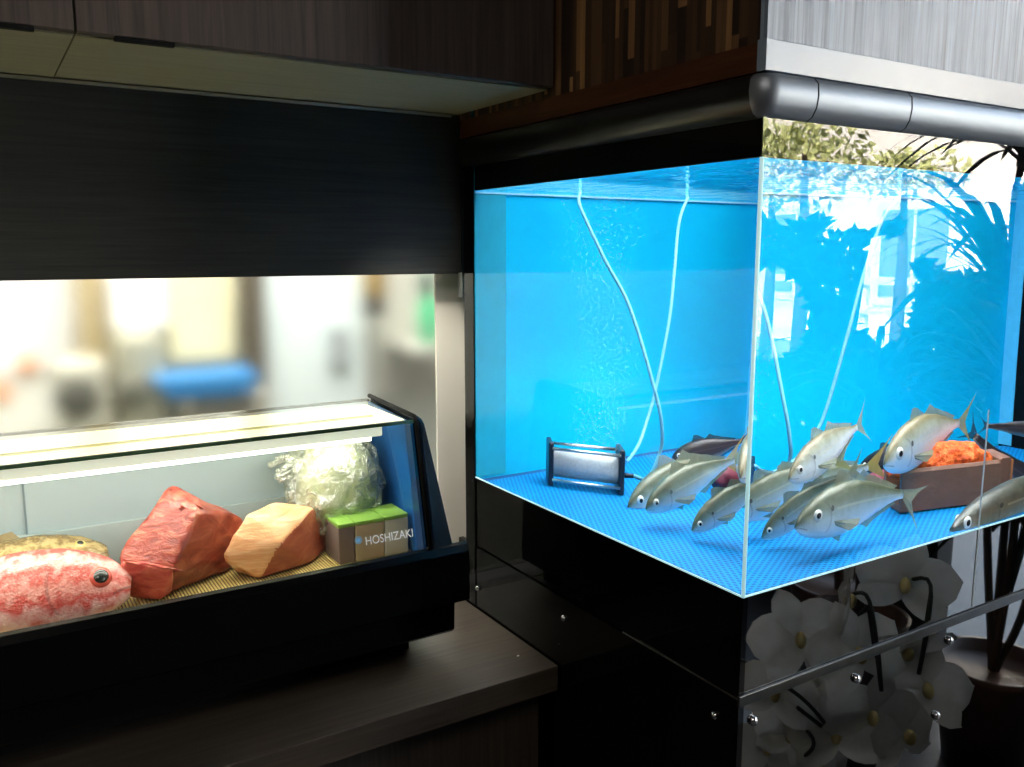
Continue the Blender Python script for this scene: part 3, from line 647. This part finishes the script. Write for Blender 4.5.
part('floor_panel', bx(XT+.001, XR, YC+.001, YB, ZB-.02, ZB-.006), plain('dark_blue_floor', lin(10, 60, 120), .5), aq)
part('end_panel', bx(XR, XR+.012, YC, YB, ZB-.01, 1.99), M['black_mat'], aq, 'black end panel')
part('end_strip', bx(XR-.004, XR-.0005, YB-.055, YB-.0005, ZB, ZW), M['blue_edge'], aq, 'pale blue corner strip')
part('top_rim', bx(XT+.004, XR, YC+.004, YC+.016, ZW+.001, 1.80), M['black_mat'], aq); part('top_rim', bx(XT+.004, XT+.016, YC+.016, YB, ZW+.001, 1.80), M['black_mat'], aq)
bm = bmesh.new(); tube(bm, [(XT-.001, YC-.001, ZB), (XT-.001, YC-.001, ZW)], .0030, 6); part('corner_seam', bm, M['seam'], aq, 'bright joint at the front corner')
part('bottom_edge', bx(XT-.0015, XT+.0005, YC-.001, YB, ZB-.001, ZB+.0015), M['seam'], aq); part('bottom_edge', bx(XT, XR, YC-.0015, YC+.0005, ZB-.001, ZB+.0015), M['seam'], aq)
part('corner_post', bx(XT-.003, XT+.02, YB+.0005, YB+.04, .78, 1.718), M['black_gloss'], aq)
part('panel_joint', bx(1.459, 1.4615, YC-.0012, YC+.0003, .925, 1.28), plain('grey_joint', lin(206, 214, 214), .4), aq)
single('perforated_mat', bx(XT+.004, XR-.012, YC+.004, YB-.035, ZB-.0055, ZB-.001), M['mat'], 'blue mat with rows of small holes on tank floor', 'mat')
bm = bmesh.new(); quad(bm, [(XT+.001, YC+.001, ZW), (XR, YC+.001, ZW), (XR, YB, ZW), (XT+.001, YB, ZW)]); bm.normal_update()
if bm.faces[:][0].normal.z < 0: bmesh.ops.reverse_faces(bm, faces=bm.faces)
single('tank_water', bm, M['water'], 'rippled water surface filling the blue aquarium', 'water', kind='stuff')
xs5 = watp(506, 330, 'L', 1, YB-.002).x; part('lining_strip', bx(XT+.001, xs5, YB-.002, YB-.0004, ZB, ZW-.006), plain('deep_blue_strip', (0, .36, .50, 1), .6), aq, 'darker blue strip at the left edge')  # darker blue strip along the left edge of the back panel
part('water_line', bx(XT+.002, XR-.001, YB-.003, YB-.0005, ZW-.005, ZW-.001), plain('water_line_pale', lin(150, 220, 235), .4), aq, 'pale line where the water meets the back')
# stand below: black acrylic skirt and lower panel
st = thing('aquarium_stand', (1.5, 1.2, 0), 'glossy black aquarium stand with chrome screw caps', 'aquarium stand')
part('upper_panel', bx(XT, XT+.01, YC, YB+.03, .918, ZB-.001), M['black_gloss'], st); part('upper_panel', bx(XT+.01, XR+.03, YC, YC+.01, .918, ZB-.001), M['black_front'], st)
part('lower_panel', bx(XT-.001, XT+.01, YC-.001, 1.655, 0, .913), M['black_gloss'], st); part('lower_panel', bx(XT+.01, XR+.03, YC-.001, YC+.01, 0, .904), M['black_front'], st)
part('metal_strip', bx(XT-.003, XR+.03, YC-.004, YC, .904, .921, bev=.0015), plain('dull_steel_strip', (.10, .10, .10, 1), .3, 1, .5, nscale=40, var=.3), st, 'dull metal strip')
part('edge_line', bx(XT-.0025, XT-.0005, YC, YC+.26, .9145, .9165), M['silver'], st)
for p in ((752, 720), (855, 678), (948, 640), (935, 715)):
    c = at(*p, 1, YC); bm = bmesh.new(); ball(bm, (c.x, YC-.003, c.z), (.0075, .006, .0075)); part('screw_cap', bm, M['chrome'], st)
for p in ((565, 618), (479, 588), (716, 715)):
    c = at(*p, 0, XT); bm = bmesh.new(); ball(bm, (XT-.003, c.y, c.z), (.005, .006, .006)); part('screw_cap', bm, M['chrome'], st)
# hood above
hd = thing('aquarium_hood', (1.5, 1.2, 1.72), 'wood strip clad hood above the blue aquarium', 'aquarium hood')
part('side_cladding', bx(XT, XT+.012, YC+.012, 1.657, 1.81, 2.9), M['clad'], hd, 'striped brown strip wood side')
part('front_cladding', bx(XT-.0005, XR+.05, YC-.0005, YC+.0115, 1.81, 2.9), M['clad_front'], hd, 'grey strip laminate front')
part('side_band', bx(XT-.005, XT+.012, YC+.01, 1.625, 1.776, 1.812), M['band'], hd, 'brown side band'); part('front_band', bx(XT-.007, XR+.05, YC-.006, YC+.0095, 1.776, 1.815, bev=.001), M['band_front'], hd, 'pale front band')
prof_ = [(.0, 1.774), (.010, 1.773), (.0165, 1.766), (.018, 1.75), (.0155, 1.735), (.009, 1.724), (.0, 1.719), (-.012, 1.719), (-.012, 1.774)]
bm = bmesh.new(); rows = []
arc = [(XT, 1.612, -1, 0), (XT, YC+.010, -1, 0)] + [(XT+.010-.010*math.cos(a), YC+.010-.010*math.sin(a), -math.cos(a), -math.sin(a)) for a in (.39, .785, 1.18)] + [(XT+.010, YC, 0, -1), (XR+.05, YC, 0, -1)]
for x, y, nx, ny in arc: rows.append([bm.verts.new((x+nx*d, y+ny*d, z)) for d, z in prof_])
for A_, B_ in zip(rows, rows[1:]):
    for k in range(len(prof_)): bm.faces.new([A_[k], B_[k], B_[(k+1) % len(prof_)], A_[(k+1) % len(prof_)]]).smooth = True
bmesh.ops.recalc_face_normals(bm, faces=bm.faces)
em = part('edge_moulding', bm, [M['gutter'], M['gutter_side']], hd, 'rounded satin grey moulding')
for p in em.data.polygons:
    if p.center.x+1.5 < XT+.002 and p.center.y+1.2 > YC+.012: p.material_index = 1
for px in (816, 910):
    x = at(px, 112, 1, YC-.015).x; bm = bmesh.new(); prism(bm, [(YC-d-.0006 if d > 0 else YC, z) for d, z in prof_[:7]], 0, x-.001, x+.001); part('joint', bm, M['black_mat'], em)
part('roof_panel', bx(XT+.012, XR+.05, YC+.012, 1.657, 2.0, 2.02), M['white'], hd)

# ------------------------------------------------------------------ air stone, hoses, bubbles
A0, A1 = V((1.085, 1.462, ZB)), V((1.222, 1.322, ZB)); ax_ = (A1-A0).normalized(); Lx = (A1-A0).length; sd_ = V((-ax_.y, ax_.x, 0))
t = thing('air_stone', (A0+A1)/2, 'grey cylindrical air stone with dark end caps on tank floor', 'air stone')
bm = bmesh.new(); tube(bm, [A0+ax_*.012+UZ*.045, A1-ax_*.012+UZ*.045], .030, 20); part('diffuser', bm, M['stone'], t)
for c0 in (A0, A1-ax_*.014):
    bm = bmesh.new(); box(bm, 0, .014, -.036, .036, 0, .092, bev=.004)
    for v in bm.verts: v.co = c0 + ax_*v.co.x + sd_*v.co.y + UZ*v.co.z
    cpp = part('end_cap', bm, M['cap'], t, 'dark navy end cap')
for s_ in (-.034, .034):
    bm = bmesh.new(); tube(bm, [A0+ax_*.01+sd_*s_+UZ*.014, A1-ax_*.01+sd_*s_+UZ*.014], .0035, 8); part('rod', bm, M['silver'], t)
    bm = bmesh.new(); tube(bm, [A0+ax_*.01+sd_*s_+UZ*.08, A1-ax_*.01+sd_*s_+UZ*.08], .0035, 8); part('rod', bm, M['silver'], t)
e1 = A1+UZ*.035; bm = bmesh.new(); tube(bm, [e1-ax_*.002, e1+ax_*.03], [.006, .004], 8); part('nozzle', bm, M['cap'], t)
def hoseobj(pts, label):
    bm = bmesh.new(); tube(bm, spline(pts, 10), .0042, 10); return single('air_hose', bm, M['hose'], label, 'hose', 'air hoses', smooth=True)
hz = lambda p: p
pA = [e1+ax_*.028, watp(648, 478, 'L', 1, 1.262), watp(660, 452, 'L', 1, 1.25), wat_ if False else watp(662, 430, 'L', 1, 1.243), watp(656, 395, 'L', 1, 1.258), watp(630, 308, 'L', 1, 1.337), watp(604, 258, 'L', 1, 1.40), watp(580, 206, 'L', 1, 1.47), watp(577, 192, 'L', 1, 1.50)+V((.004, 0, .01)), V((1.13, 1.53, 1.72)), V((1.2, 1.555, 1.80))]
hoseobj(pA, 'milky air hose from the air stone right end curving up left')
pB = [A1+UZ*.075+sd_*.02+ax_*.001, watp(627, 461, 'L', 1, 1.36), watp(638, 446, 'L', 1, 1.40), watp(646, 424, 'L', 1, 1.419), watp(655, 392, 'L', 1, 1.42), watp(669, 322, 'L', 1, 1.421), watp(674, 276, 'L', 1, 1.44), watp(679, 223, 'L', 1, 1.48), watp(688, 197, 'L', 1, 1.497), V((1.76, 1.51, 1.72)), V((1.80, 1.53, 1.80))]
hoseobj(pB, 'milky air hose rising steeply to the right, crossing the other hose')
bm = bmesh.new(); rnd = random.Random(3)
for i in range(3200):
    h = rnd.random()**1.15; u = rnd.random(); base = A0.lerp(A1, .35+.6*u); sp_ = .012+.035*h
    p = base + V((.03+.06*math.sin(h*5), .0, 0))*h + V((rnd.gauss(0, sp_), rnd.gauss(0, sp_*.7), 0)); p.z = ZB+.08+h*.515
    p.y = min(p.y, YB-.01); p.x = max(p.x, XT+.01); r = rnd.choice((.0003, .0004, .0006, .0008))
    d = bmesh.ops.create_icosphere(bm, subdivisions=1, radius=r)
    for v in d['verts']: v.co += p
single('air_bubbles', bm, M['bubble'], 'plume of fine air bubbles rising above the air stone', 'bubbles', kind='stuff')

# ------------------------------------------------------------------ fish in the tank (positions solved through the panes)
G = 'live fish in the aquarium'
fish('silver_fish', wat(646, 510, 'L', .17), wat(734, 460, 'L', .42), 'olive silver fish left of corner seam, in front of its twin, facing the air stone', 'fish', G, 'aji', wid=.48, bend=(0, .03), tailfin='fin_y')
fish('silver_fish', wat(628, 508, 'L', .30), wat(726, 462, 'L', .64), 'olive silver fish half hidden behind its twin beside the air stone', 'fish', G, 'aji', wid=.48, bend=(0, .03), tailfin='fin_y')
fish('silver_fish', wat(692, 531, 'L', .21), wat(772, 476, 'L', .37), 'silver fish straddling the bright corner seam near the tank floor', 'fish', G, 'aji', wid=.48, bend=(.0, .03))
fish('silver_fish', wat(795, 528, 'R', .10), wat(903, 494, 'R', .15), 'large silver fish right of the corner seam with tail curled down by brown trough', 'fish', G, 'aji', wid=.48, bend=(0, .035), tail_bend=(.05, -.12), eye_s=.15, eye_r=.034, P=[(s, h*1.12) for s, h in AJI])
fish('silver_fish', wat(789, 480, 'R', .13), wat(857, 427, 'R', .24), 'pale silver fish climbing, tail up, above the large silver fish', 'fish', G, 'aji_pale', wid=.52, bend=(.02, .02), up=(-.25, .1, 1))
fish('silver_fish', wat(884, 466, 'R', .28), wat(959, 423, 'R', .40), 'shiny pale fish with raised forked tail above the brown trough', 'fish', G, 'aji_pale', wid=.46, bend=(0, .04), tailfin='fin_y', open_tail=.23, eye_r=.04, eye_s=.13, P=[(s, h*1.22) for s, h in AJI])
fish('slender_fish', wat(951, 531, 'R', .045), wat(1090, 480, 'R', .14), 'slender brown fish resting low against the front glass at the right', 'fish', G, 'slender', P=SLIM, wid=.8, bend=(0, .03), eye_s=.07, eye_r=.022, dorsal=False)
fish('dark_fish', wat(1085, 500, 'R', .40), wat(975, 436, 'R', .48), 'dark brown fish with its tail raised beside the pale forked tail', 'fish', G, 'dark_fish', P=SLIM, wid=.7, bend=(0, -.06), fins='fin_d', tailfin='fin_d', open_tail=.1, dorsal=False)
fish('dark_fish', wat(1075, 432, 'R', .40), wat(988, 426, 'R', .52), 'dark fish crossing the pale blue corner strip, tail to the left', 'fish', G, 'dark_fish', P=SLIM, wid=.6, bend=(0, .0), fins='fin_d', tailfin='fin_d', open_tail=.1, dorsal=False)
fish('dark_fish', wat(672, 458, 'L', .85), wat(742, 441, 'L', .95), 'dark maroon fish at the back, behind the olive silver pair', 'fish', G, 'dark_fish', P=[(s, h*1.2) for s, h in AJI], wid=.6, fins='fin_d', tailfin='fin_d')

# brown trough with orange sponge
f0 = watp(900, 514, 'R', 2, ZB); f1 = watp(1008, 500, 'R', 2, ZB); ux = (f1-f0); ux.z = 0; Lt = ux.length; ux.normalize(); uy = V((-ux.y, ux.x, 0))
if uy.y < 0: uy = -uy
def tl(u, v, w): return V((f0.x, f0.y, ZB)) + ux*u + uy*v + UZ*w
t = thing('earthenware_trough', tl(Lt/2, .06, 0), 'brown earthenware trough with an orange rim end on tank floor', 'trough')
bm = bmesh.new(); secs = []
pr = [(0, .002), (.0, .076), (.004, .082), (.010, .082), (.013, .076), (.013, .014), (.107, .014), (.107, .076), (.110, .082), (.116, .082), (.12, .076), (.12, .002)]
for u in (0, .004, Lt*.35, Lt*.7, Lt-.004): secs.append([bm.verts.new(tl(u, v, w)) for v, w in pr])
for A_, B_ in zip(secs, secs[1:]):
    for k in range(len(pr)): bm.faces.new([A_[k], B_[k], B_[(k+1) % len(pr)], A_[(k+1) % len(pr)]])
bm.faces.new(secs[0][::-1]); bm.faces.new(secs[-1]); bmesh.ops.recalc_face_normals(bm, faces=bm.faces); part('body', bm, M['terra'], t)
bm = bmesh.new(); secs = []
for u in (Lt-.03, Lt-.026, Lt-.004, Lt): 
    k_ = .004 if u in (Lt-.026, Lt-.004) else .001
    secs.append([bm.verts.new(tl(u, v, w)) for v, w in ((-k_, .002), (-k_, .082+k_), (.12+k_, .082+k_), (.12+k_, .002))])
for A_, B_ in zip(secs, secs[1:]):
    for k in range(4): bm.faces.new([A_[k], B_[k], B_[(k+1) % 4], A_[(k+1) % 4]])
bm.faces.new(secs[0][::-1]); bm.faces.new(secs[-1]); bmesh.ops.recalc_face_normals(bm, faces=bm.faces); part('rim', bm, M['terra'], t)
bm = bmesh.new(); 
for a in (0, 1): pass
bx_ = [tl(Lt+.0005, v, w) for v, w in ((0, .003), (.12, .003), (.12, .08), (0, .08))]; quad(bm, bx_); r = bmesh.ops.extrude_face_region(bm, geom=bm.faces[:]); bmesh.ops.translate(bm, verts=[v for v in r['geom'] if isinstance(v, bmesh.types.BMVert)], vec=ux*.006); part('end_face', bm, M['terra_rim'], t, 'orange brown end face')
sc_c = tl(Lt*.42, .062, .076)
bm = bmesh.new(); bmesh.ops.create_icosphere(bm, subdivisions=5, radius=1)
for v in bm.verts:
    d = v.co.normalized(); k = noise.noise(d*2.5)*.15+noise.noise(d*9)*.06
    p = V((d.x*.125*(1+k), d.y*.042*(1+k), max(-.055, d.z*.043*(1+k)))); v.co = sc_c+ux*p.x+uy*p.y+UZ*p.z
for f in bm.faces: f.smooth = True
single('orange_sponge', bm, M['sponge'], 'bumpy orange sponge lump sitting in the brown trough', 'sponge')
p = watp(880, 472, 'R', 1, 1.22); bm = lumpball((p.x, p.y, ZB+.026), (.04, .03, .027), .2, 3, 8, 3)
single('maroon_rock', bm, plain('maroon_rock_face', lin(104, 34, 50), .7, nscale=40, var=.4), 'small maroon rock left of the brown trough', 'rock', smooth=True)

# ------------------------------------------------------------------ entrance side, seen mirrored in the aquarium front
def leafblade(bm, root, tip, w, droop=.2, n=7):
    root, tip = V(root), V(tip); d = tip-root; sdv = d.cross(UZ); sdv = sdv.normalized() if sdv.length > 1e-5 else V((1, 0, 0)); A_, B_ = [], []
    for i in range(n+1):
        s = i/n; p = root+d*s+UZ*(math.sin(s*math.pi*.9)*droop*d.length*.5-droop*d.length*.3*s*s); ww = w*math.sin(math.pi*min(1, .12+s*.88))**.7*(1-.15*s)
        A_.append(bm.verts.new(p+sdv*ww)); B_.append(bm.verts.new(p-sdv*ww))
    for i in range(n): bm.faces.new([A_[i], A_[i+1], B_[i+1], B_[i]])
def leafcard(bm, c, r, rnd, aspect=.4):
    d = V((rnd.gauss(0, 1), rnd.gauss(0, 1), rnd.gauss(0, 1)-.3)).normalized(); s = d.cross(V((rnd.gauss(0, 1), rnd.gauss(0, 1), rnd.gauss(0, 1)))).normalized()
    quad(bm, [c-d*r, c-s*r*aspect, c+d*r, c+s*r*aspect])
# orchid
def orchid(name, base, flowers, label, potmat, R=.07):
    t = thing(name, base, label, 'orchid', 'gift orchids')
    bm = bmesh.new(); lathe(bm, [(.07, 0), (.09, .02), (.11, .26), (.115, .28), (.10, .28), (.095, .25), (.001, .25)], base); part('pot', bm, potmat, t)
    rnd = random.Random(len(flowers)); top = V(base)+V((0, 0, .26))
    for i in range(5):
        a = i*1.3+.4; bm = bmesh.new(); leafblade(bm, top, top+V((math.cos(a)*.2, math.sin(a)*.2, .06)), .035, .3); part('leaf', bm, M['leaf'], t)
    for k in range(2):
        fl = flowers[k::2]; pts = [top, top+V((.0, .0, .25))]+sorted([V(c) for c in fl], key=lambda q: -q.z)[:1]
        mid = sum((V(c) for c in fl), V())/len(fl); hi = max((V(c) for c in fl), key=lambda q: q.z); lo = min((V(c) for c in fl), key=lambda q: (q-top).length*-1)
        bm = bmesh.new(); tube(bm, spline([top, top.lerp(hi, .5)+V((0, 0, .12)), hi+V((0, .05, .03)), mid+V((0, .07, 0)), lo+V((0, .06, .0))], 8), .0045, 8); part('stem', bm, M['orch_stem'], t)
    for c in flowers:
        c = V(c); nrm = (V((c.x-.28, YC+.35, .95))-c).normalized(); nrm = (nrm+V((rnd.gauss(0, .5), rnd.gauss(0, .2), rnd.gauss(0, .4)-.25))).normalized(); rot = nrm.to_track_quat('Z', 'Y').to_matrix(); roll = rnd.uniform(-.4, .4)
        bm = bmesh.new()
        for a, rr, ww in ((90, 1, .5), (210, .95, .48), (330, .95, .48), (20, 1.0, .78), (160, 1.0, .78)):
            a = math.radians(a)+roll; d = V((math.cos(a), math.sin(a), 0)); s = V((-d.y, d.x, 0)); A_, B_, C_ = [], [], []
            for i in range(7):
                q = i/6; w = ww*R*.62*math.sin(math.pi*min(1, .1+q*.9))**.55*(1 if i < 6 else .3); z = .012*math.sin(q*2.5)-.01*q
                A_.append(bm.verts.new(rot@(d*R*rr*q+s*w+V((0, 0, z-.006)))+c)); C_.append(bm.verts.new(rot@(d*R*rr*q+V((0, 0, z)))+c)); B_.append(bm.verts.new(rot@(d*R*rr*q-s*w+V((0, 0, z-.006)))+c))
            for X, Y in ((A_, C_), (C_, B_)):
                for i in range(6): bm.faces.new([X[i], X[i+1], Y[i+1], Y[i]]).smooth = True
        f = part('flower', bm, M['petal'], t)
        bm = bmesh.new(); ball(bm, (0, 0, .010), (R*.10, R*.16, R*.12), 10, 8)
        for v in bm.verts: v.co = rot@v.co+c
        part('lip', bm, M['lip'], f)
def petal():
    m = NT('orchid_petal'); nz = m.noise(m.obj(), 40, 3); c = m.mix(nz, lin(214, 212, 204), lin(242, 240, 236))
    d = m.n('ShaderNodeBsdfDiffuse'); m.l(c, d.inputs[0]); tr = m.n('ShaderNodeBsdfTranslucent'); m.l(c, tr.inputs[0]); x = m.n('ShaderNodeMixShader'); x.inputs[0].default_value = .45
    m.l(d.outputs[0], x.inputs[1]); m.l(tr.outputs[0], x.inputs[2]); m.l(x.outputs[0], m.out.inputs[0]); return m.m
M['petal'] = petal(); M['lip'] = plain('orchid_lip', lin(214, 190, 120), .5)
fl1 = [refl(x, y, tt) for x, y, tt in ((800, 640, .62), (845, 600, .60), (905, 585, .52), (858, 655, .50), (905, 650, .5), (870, 715, .52), (905, 735, .5), (835, 735, .6), (925, 690, .46))]
fl2 = [refl(x, y, tt) for x, y, tt in ((775, 695, .7), (790, 735, .72), (820, 690, .7), (765, 750, .8), (815, 765, .72))]
orchid('white_orchid', (1.78, .22, 0), fl1, 'white orchid with many large flowers, mirrored in the black stand', M['wpot'], .115)
orchid('white_orchid', (1.62, -.05, 0), fl2, 'white orchid in a brown pot mirrored near the stand corner', M['pot'], .095)
# dracaena
t = thing('potted_dracaena', (2.52, .30, 0), 'tall potted palm-like plant with long narrow dark leaves', 'plant')
bm = bmesh.new(); lathe(bm, [(.12, 0), (.16, .3), (.17, .33), (.15, .33), (.14, .3), (.001, .3)], (2.52, .30, 0)); part('pot', bm, M['pot'], t)
rnd = random.Random(11)
for k, (dx, dy, hh) in enumerate(((0, 0, 1.85), (.06, -.08, 1.5), (-.05, .04, 1.2), (.1, .05, .85))):
    bm = bmesh.new(); tube(bm, spline([(2.52, .30, .28), (2.52+dx*.5, .30+dy, hh*.6), (2.52+dx, .30+dy, hh)], 6), .012, 8); part('trunk', bm, M['bark'], t)
    bm = bmesh.new(); c = V((2.52+dx, .30+dy, hh))
    for i in range(64):
        a = rnd.uniform(0, 2*math.pi); l_ = rnd.uniform(.32, .52); leafblade(bm, c-UZ*rnd.uniform(0, .12), c+V((math.cos(a)*l_, math.sin(a)*l_*.8, rnd.uniform(-.18, .32))), .016, .45)
    part('foliage', bm, M['leaf'], t)
c0 = refl(872, 392, 1.15); t = thing('potted_dracaena', (c0.x, c0.y, 0), 'small spiky plant with arching narrow leaves in brown pot near the bushy plant', 'plant')
bm = bmesh.new(); lathe(bm, [(.10, 0), (.13, .5), (.14, .53), (.12, .53), (.11, .5), (.001, .5)], (c0.x, c0.y, 0)); part('pot', bm, M['pot'], t)
bm = bmesh.new(); tube(bm, [(c0.x, c0.y, .5), (c0.x+.01, c0.y, .8), (c0.x, c0.y, c0.z)], .014, 8); part('trunk', bm, M['bark'], t)
bm = bmesh.new()
for i in range(40):
    a = rnd.uniform(0, 2*math.pi); l_ = rnd.uniform(.22, .42); leafblade(bm, c0-UZ*rnd.uniform(0, .05), c0+V((math.cos(a)*l_, math.sin(a)*l_, rnd.uniform(-.12, .16))), .009, .6)
part('foliage', bm, M['leaf'], t)
# woven basket hanging right of the dracaena
t = thing('hanging_basket', refl(1010, 250, .82), 'dark woven lattice basket hanging near the tall palm plant', 'basket')
bm = bmesh.new(); P0 = refl(1012, 292, .8)
for i in range(15):
    x = P0.x-.10+.024*i
    tube(bm, [(x, P0.y, P0.z), (x, P0.y, P0.z+.16)], .004, 5)
for i in range(9): tube(bm, [(P0.x-.11, P0.y+.003, P0.z+.02*i), (P0.x+.25, P0.y+.003, P0.z+.02*i)], .004, 5)
part('lattice', bm, plain('dark_wicker', lin(48, 40, 52), .6), t)
# dense foliage plant
def in_gap(px, py):
    for gx, gy, rx, ry in ((884, 290, 36, 58), (776, 314, 36, 52), (852, 200, 34, 34), (965, 236, 44, 40), (992, 252, 30, 26)):
        if ((px-gx)/rx)**2+((py-gy)/ry)**2 < 1: return True
    return False
t = thing('rubber_plant', (2.62, -.32, 0), 'dense bushy potted plant with dark leaves inside the entrance', 'plant')
bm = bmesh.new(); lathe(bm, [(.13, 0), (.18, .32), (.19, .35), (.17, .35), (.16, .32), (.001, .32)], (2.62, -.32, 0)); part('pot', bm, M['pot'], t)
bm = bmesh.new(); tube(bm, spline([(2.62, -.32, .3), (2.58, -.34, .9), (2.6, -.3, 1.55)], 6), .02, 8); part('trunk', bm, M['bark'], t)
bm = bmesh.new(); rnd = random.Random(5)
for i in range(4600):
    px = rnd.uniform(755, 1030); py = rnd.uniform(222 if px < 900 else 262, 520)
    if py < 246 and rnd.random() < .4: continue
    if in_gap(px, py): continue
    leafcard(bm, refl(px, py, rnd.uniform(1.65, 1.98)), rnd.uniform(.035, .06), rnd, .5)
part('foliage', bm, M['leaf'], t)
# outdoors
struct('ground', bx(3.2, 30, -25, 20, -.12, -.02), plain('pale_paving', lin(120, 122, 124), .8))
t = thing('house', (13, -8, 0), 'pale pinkish house across the street in full sun', 'house')
wallm = plain('sunlit_render', lin(252, 238, 226), .8, nscale=2, var=.06)
part('wall', bx(12, 18, -16, 1.5, 0, 4.6), wallm, t); 
part('roof', bx(11.7, 18.3, -16.3, 1.8, 4.6, 4.72), plain('roof_tile', lin(226, 186, 166), .8), t)
for y0 in (-13.6, -11.4, -9.2, -7.0, -4.8, -2.6):
    f = part('window', bx(11.96, 12.0, y0, y0+1.3, .7, 2.3), M['white'], t)
    for q in range(2): part('pane', bx(11.94, 11.958, y0+.1+q*.58, y0+.62+q*.56, .85, 2.15), plain('window_glass', lin(120, 140, 156), .1), f)
t = thing('fence', (9, -5, 0), 'white rail fence standing before the pale house', 'fence')
for z in (.45, .8, 1.15): part('rail', bx(8.98, 9.02, -11, 0, z, z+.09), M['white'], t)
for y in range(-11, 1): part('post', bx(9.02, 9.08, y-.04, y+.04, -.02, 1.35), M['white'], t)
def bush(name, c, rad, nleaf, label, mat, trunk=True, r=.09, seed=1):
    t = thing(name, (c[0], c[1], 0), label, 'tree', 'plants outside'); rnd = random.Random(seed)
    if trunk:
        bm = bmesh.new(); tube(bm, [(c[0], c[1], 0), (c[0]+.05, c[1], c[2]*.6), (c[0], c[1], c[2])], [.07, .05, .02], 8); part('trunk', bm, M['bark'], t)
    bm = bmesh.new()
    for i in range(nleaf):
        d = V((rnd.gauss(0, 1), rnd.gauss(0, 1), rnd.gauss(0, 1))).normalized()*rnd.random()**.4
        leafcard(bm, V((c[0]+d.x*rad[0], c[1]+d.y*rad[1], c[2]+d.z*rad[2])), r*rnd.uniform(.6, 1.3), rnd, .45)
    part('foliage', bm, mat, t)
c = refl(805, 150, 6.2); bush('street_tree', (c.x, c.y, c.z+.0), (.5, .5, .5), 800, 'sunlit yellow green tree outside, before the pale house', M['sunleaf'], True, .045, 2)
c = refl(772, 165, 8.2); bush('street_tree', (c.x, c.y, c.z), (.5, .5, .45), 600, 'loose sunlit tree outside at the far left of the reflection', M['sunleaf'], True, .045, 3)
c = refl(905, 172, 7); bush('shrub', (c.x, c.y, c.z), (.55, .55, .22), 500, 'low dull green shrub outside by the house wall', M['sunleaf'], True, .045, 4)

# ------------------------------------------------------------------ light
def area(name, loc, rot, size, power, colr=(1, 1, 1), sizey=None):
    l = bpy.data.lights.new(name, 'AREA'); l.energy = power; l.color = colr; l.shape = 'RECTANGLE'; l.size = size; l.size_y = sizey or size
    o = bpy.data.objects.new(name, l); o.location = loc; o.rotation_euler = rot; col.objects.link(o); return o
area('tank_lamp', (1.52, 1.20, 1.95), (0, 0, 0), 1.15, 23, (.95, .98, 1), .62)
area('tank_lamp_front', (1.35, .90, 1.93), (math.radians(26), 0, 0), .8, 7, (.95, .98, 1), .08)  # unseen fill added to brighten the near flanks of the fish
l = bpy.data.lights.new('counter_spot', 'SPOT'); l.energy = 20; l.color = (1, .94, .82); l.spot_size = math.radians(52); l.spot_blend = .7; l.shadow_soft_size = .03  # unseen spot added to brighten the pillar and counter end
o = bpy.data.objects.new('counter_spot', l); o.location = (.62, 1.36, 1.80); o.rotation_euler = (V((.86, 1.66, 1.05))-V(o.location)).to_track_quat('-Z', 'Y').to_euler(); col.objects.link(o)
area('case_lamp', (-.02, 1.462, 1.203), (math.radians(20), 0, 0), 1.2, 2.3, (1, .98, .88), .02)
area('kitchen_lamp', (.6, 2.6, 2.9), (0, 0, 0), 2.2, 150, (1, .98, .92), 1.2)
area('dining_lamp', (-.6, -.6, 2.95), (0, 0, 0), 1.2, 20, (1, .9, .78), 1.2)  # unseen ambient fill added to lift the cabinet fronts
p = area('daylight_portal', (3.09, -1.2, 1.8), (0, math.radians(90), 0), 2.2, 1, (1, 1, 1), 3.4); p.data.cycles.is_portal = True
sl = bpy.data.lights.new('sun', 'SUN'); sl.energy = 50; sl.angle = .01; sl.color = (1, .95, .85); so = bpy.data.objects.new('sun', sl); so.rotation_euler = V((.62, -.25, -.74)).to_track_quat('-Z', 'Y').to_euler(); col.objects.link(so)
w = bpy.data.worlds.new('sky'); sc.world = w; w.use_nodes = True; nt = w.node_tree; bg = nt.nodes['Background']
tc = nt.nodes.new('ShaderNodeTexCoord'); sp = nt.nodes.new('ShaderNodeSeparateXYZ'); nt.links.new(tc.outputs['Generated'], sp.inputs[0])
rp = nt.nodes.new('ShaderNodeValToRGB'); rp.color_ramp.elements[0].color = (.82, .92, 1, 1); rp.color_ramp.elements[1].color = (.55, .75, 1, 1); nt.links.new(sp.outputs[2], rp.inputs[0]); nt.links.new(rp.outputs[0], bg.inputs[0]); bg.inputs[1].default_value = 7.5

sc.view_settings.view_transform = 'Standard'; sc.view_settings.look = 'None'; sc.view_settings.exposure = 0
sc.cycles.use_denoising = True; sc.cycles.max_bounces = 14; sc.cycles.transparent_max_bounces = 24; sc.cycles.transmission_bounces = 10; sc.cycles.glossy_bounces = 6; sc.cycles.sample_clamp_indirect = 25
sc.cycles.caustics_refractive = True; sc.cycles.caustics_reflective = True
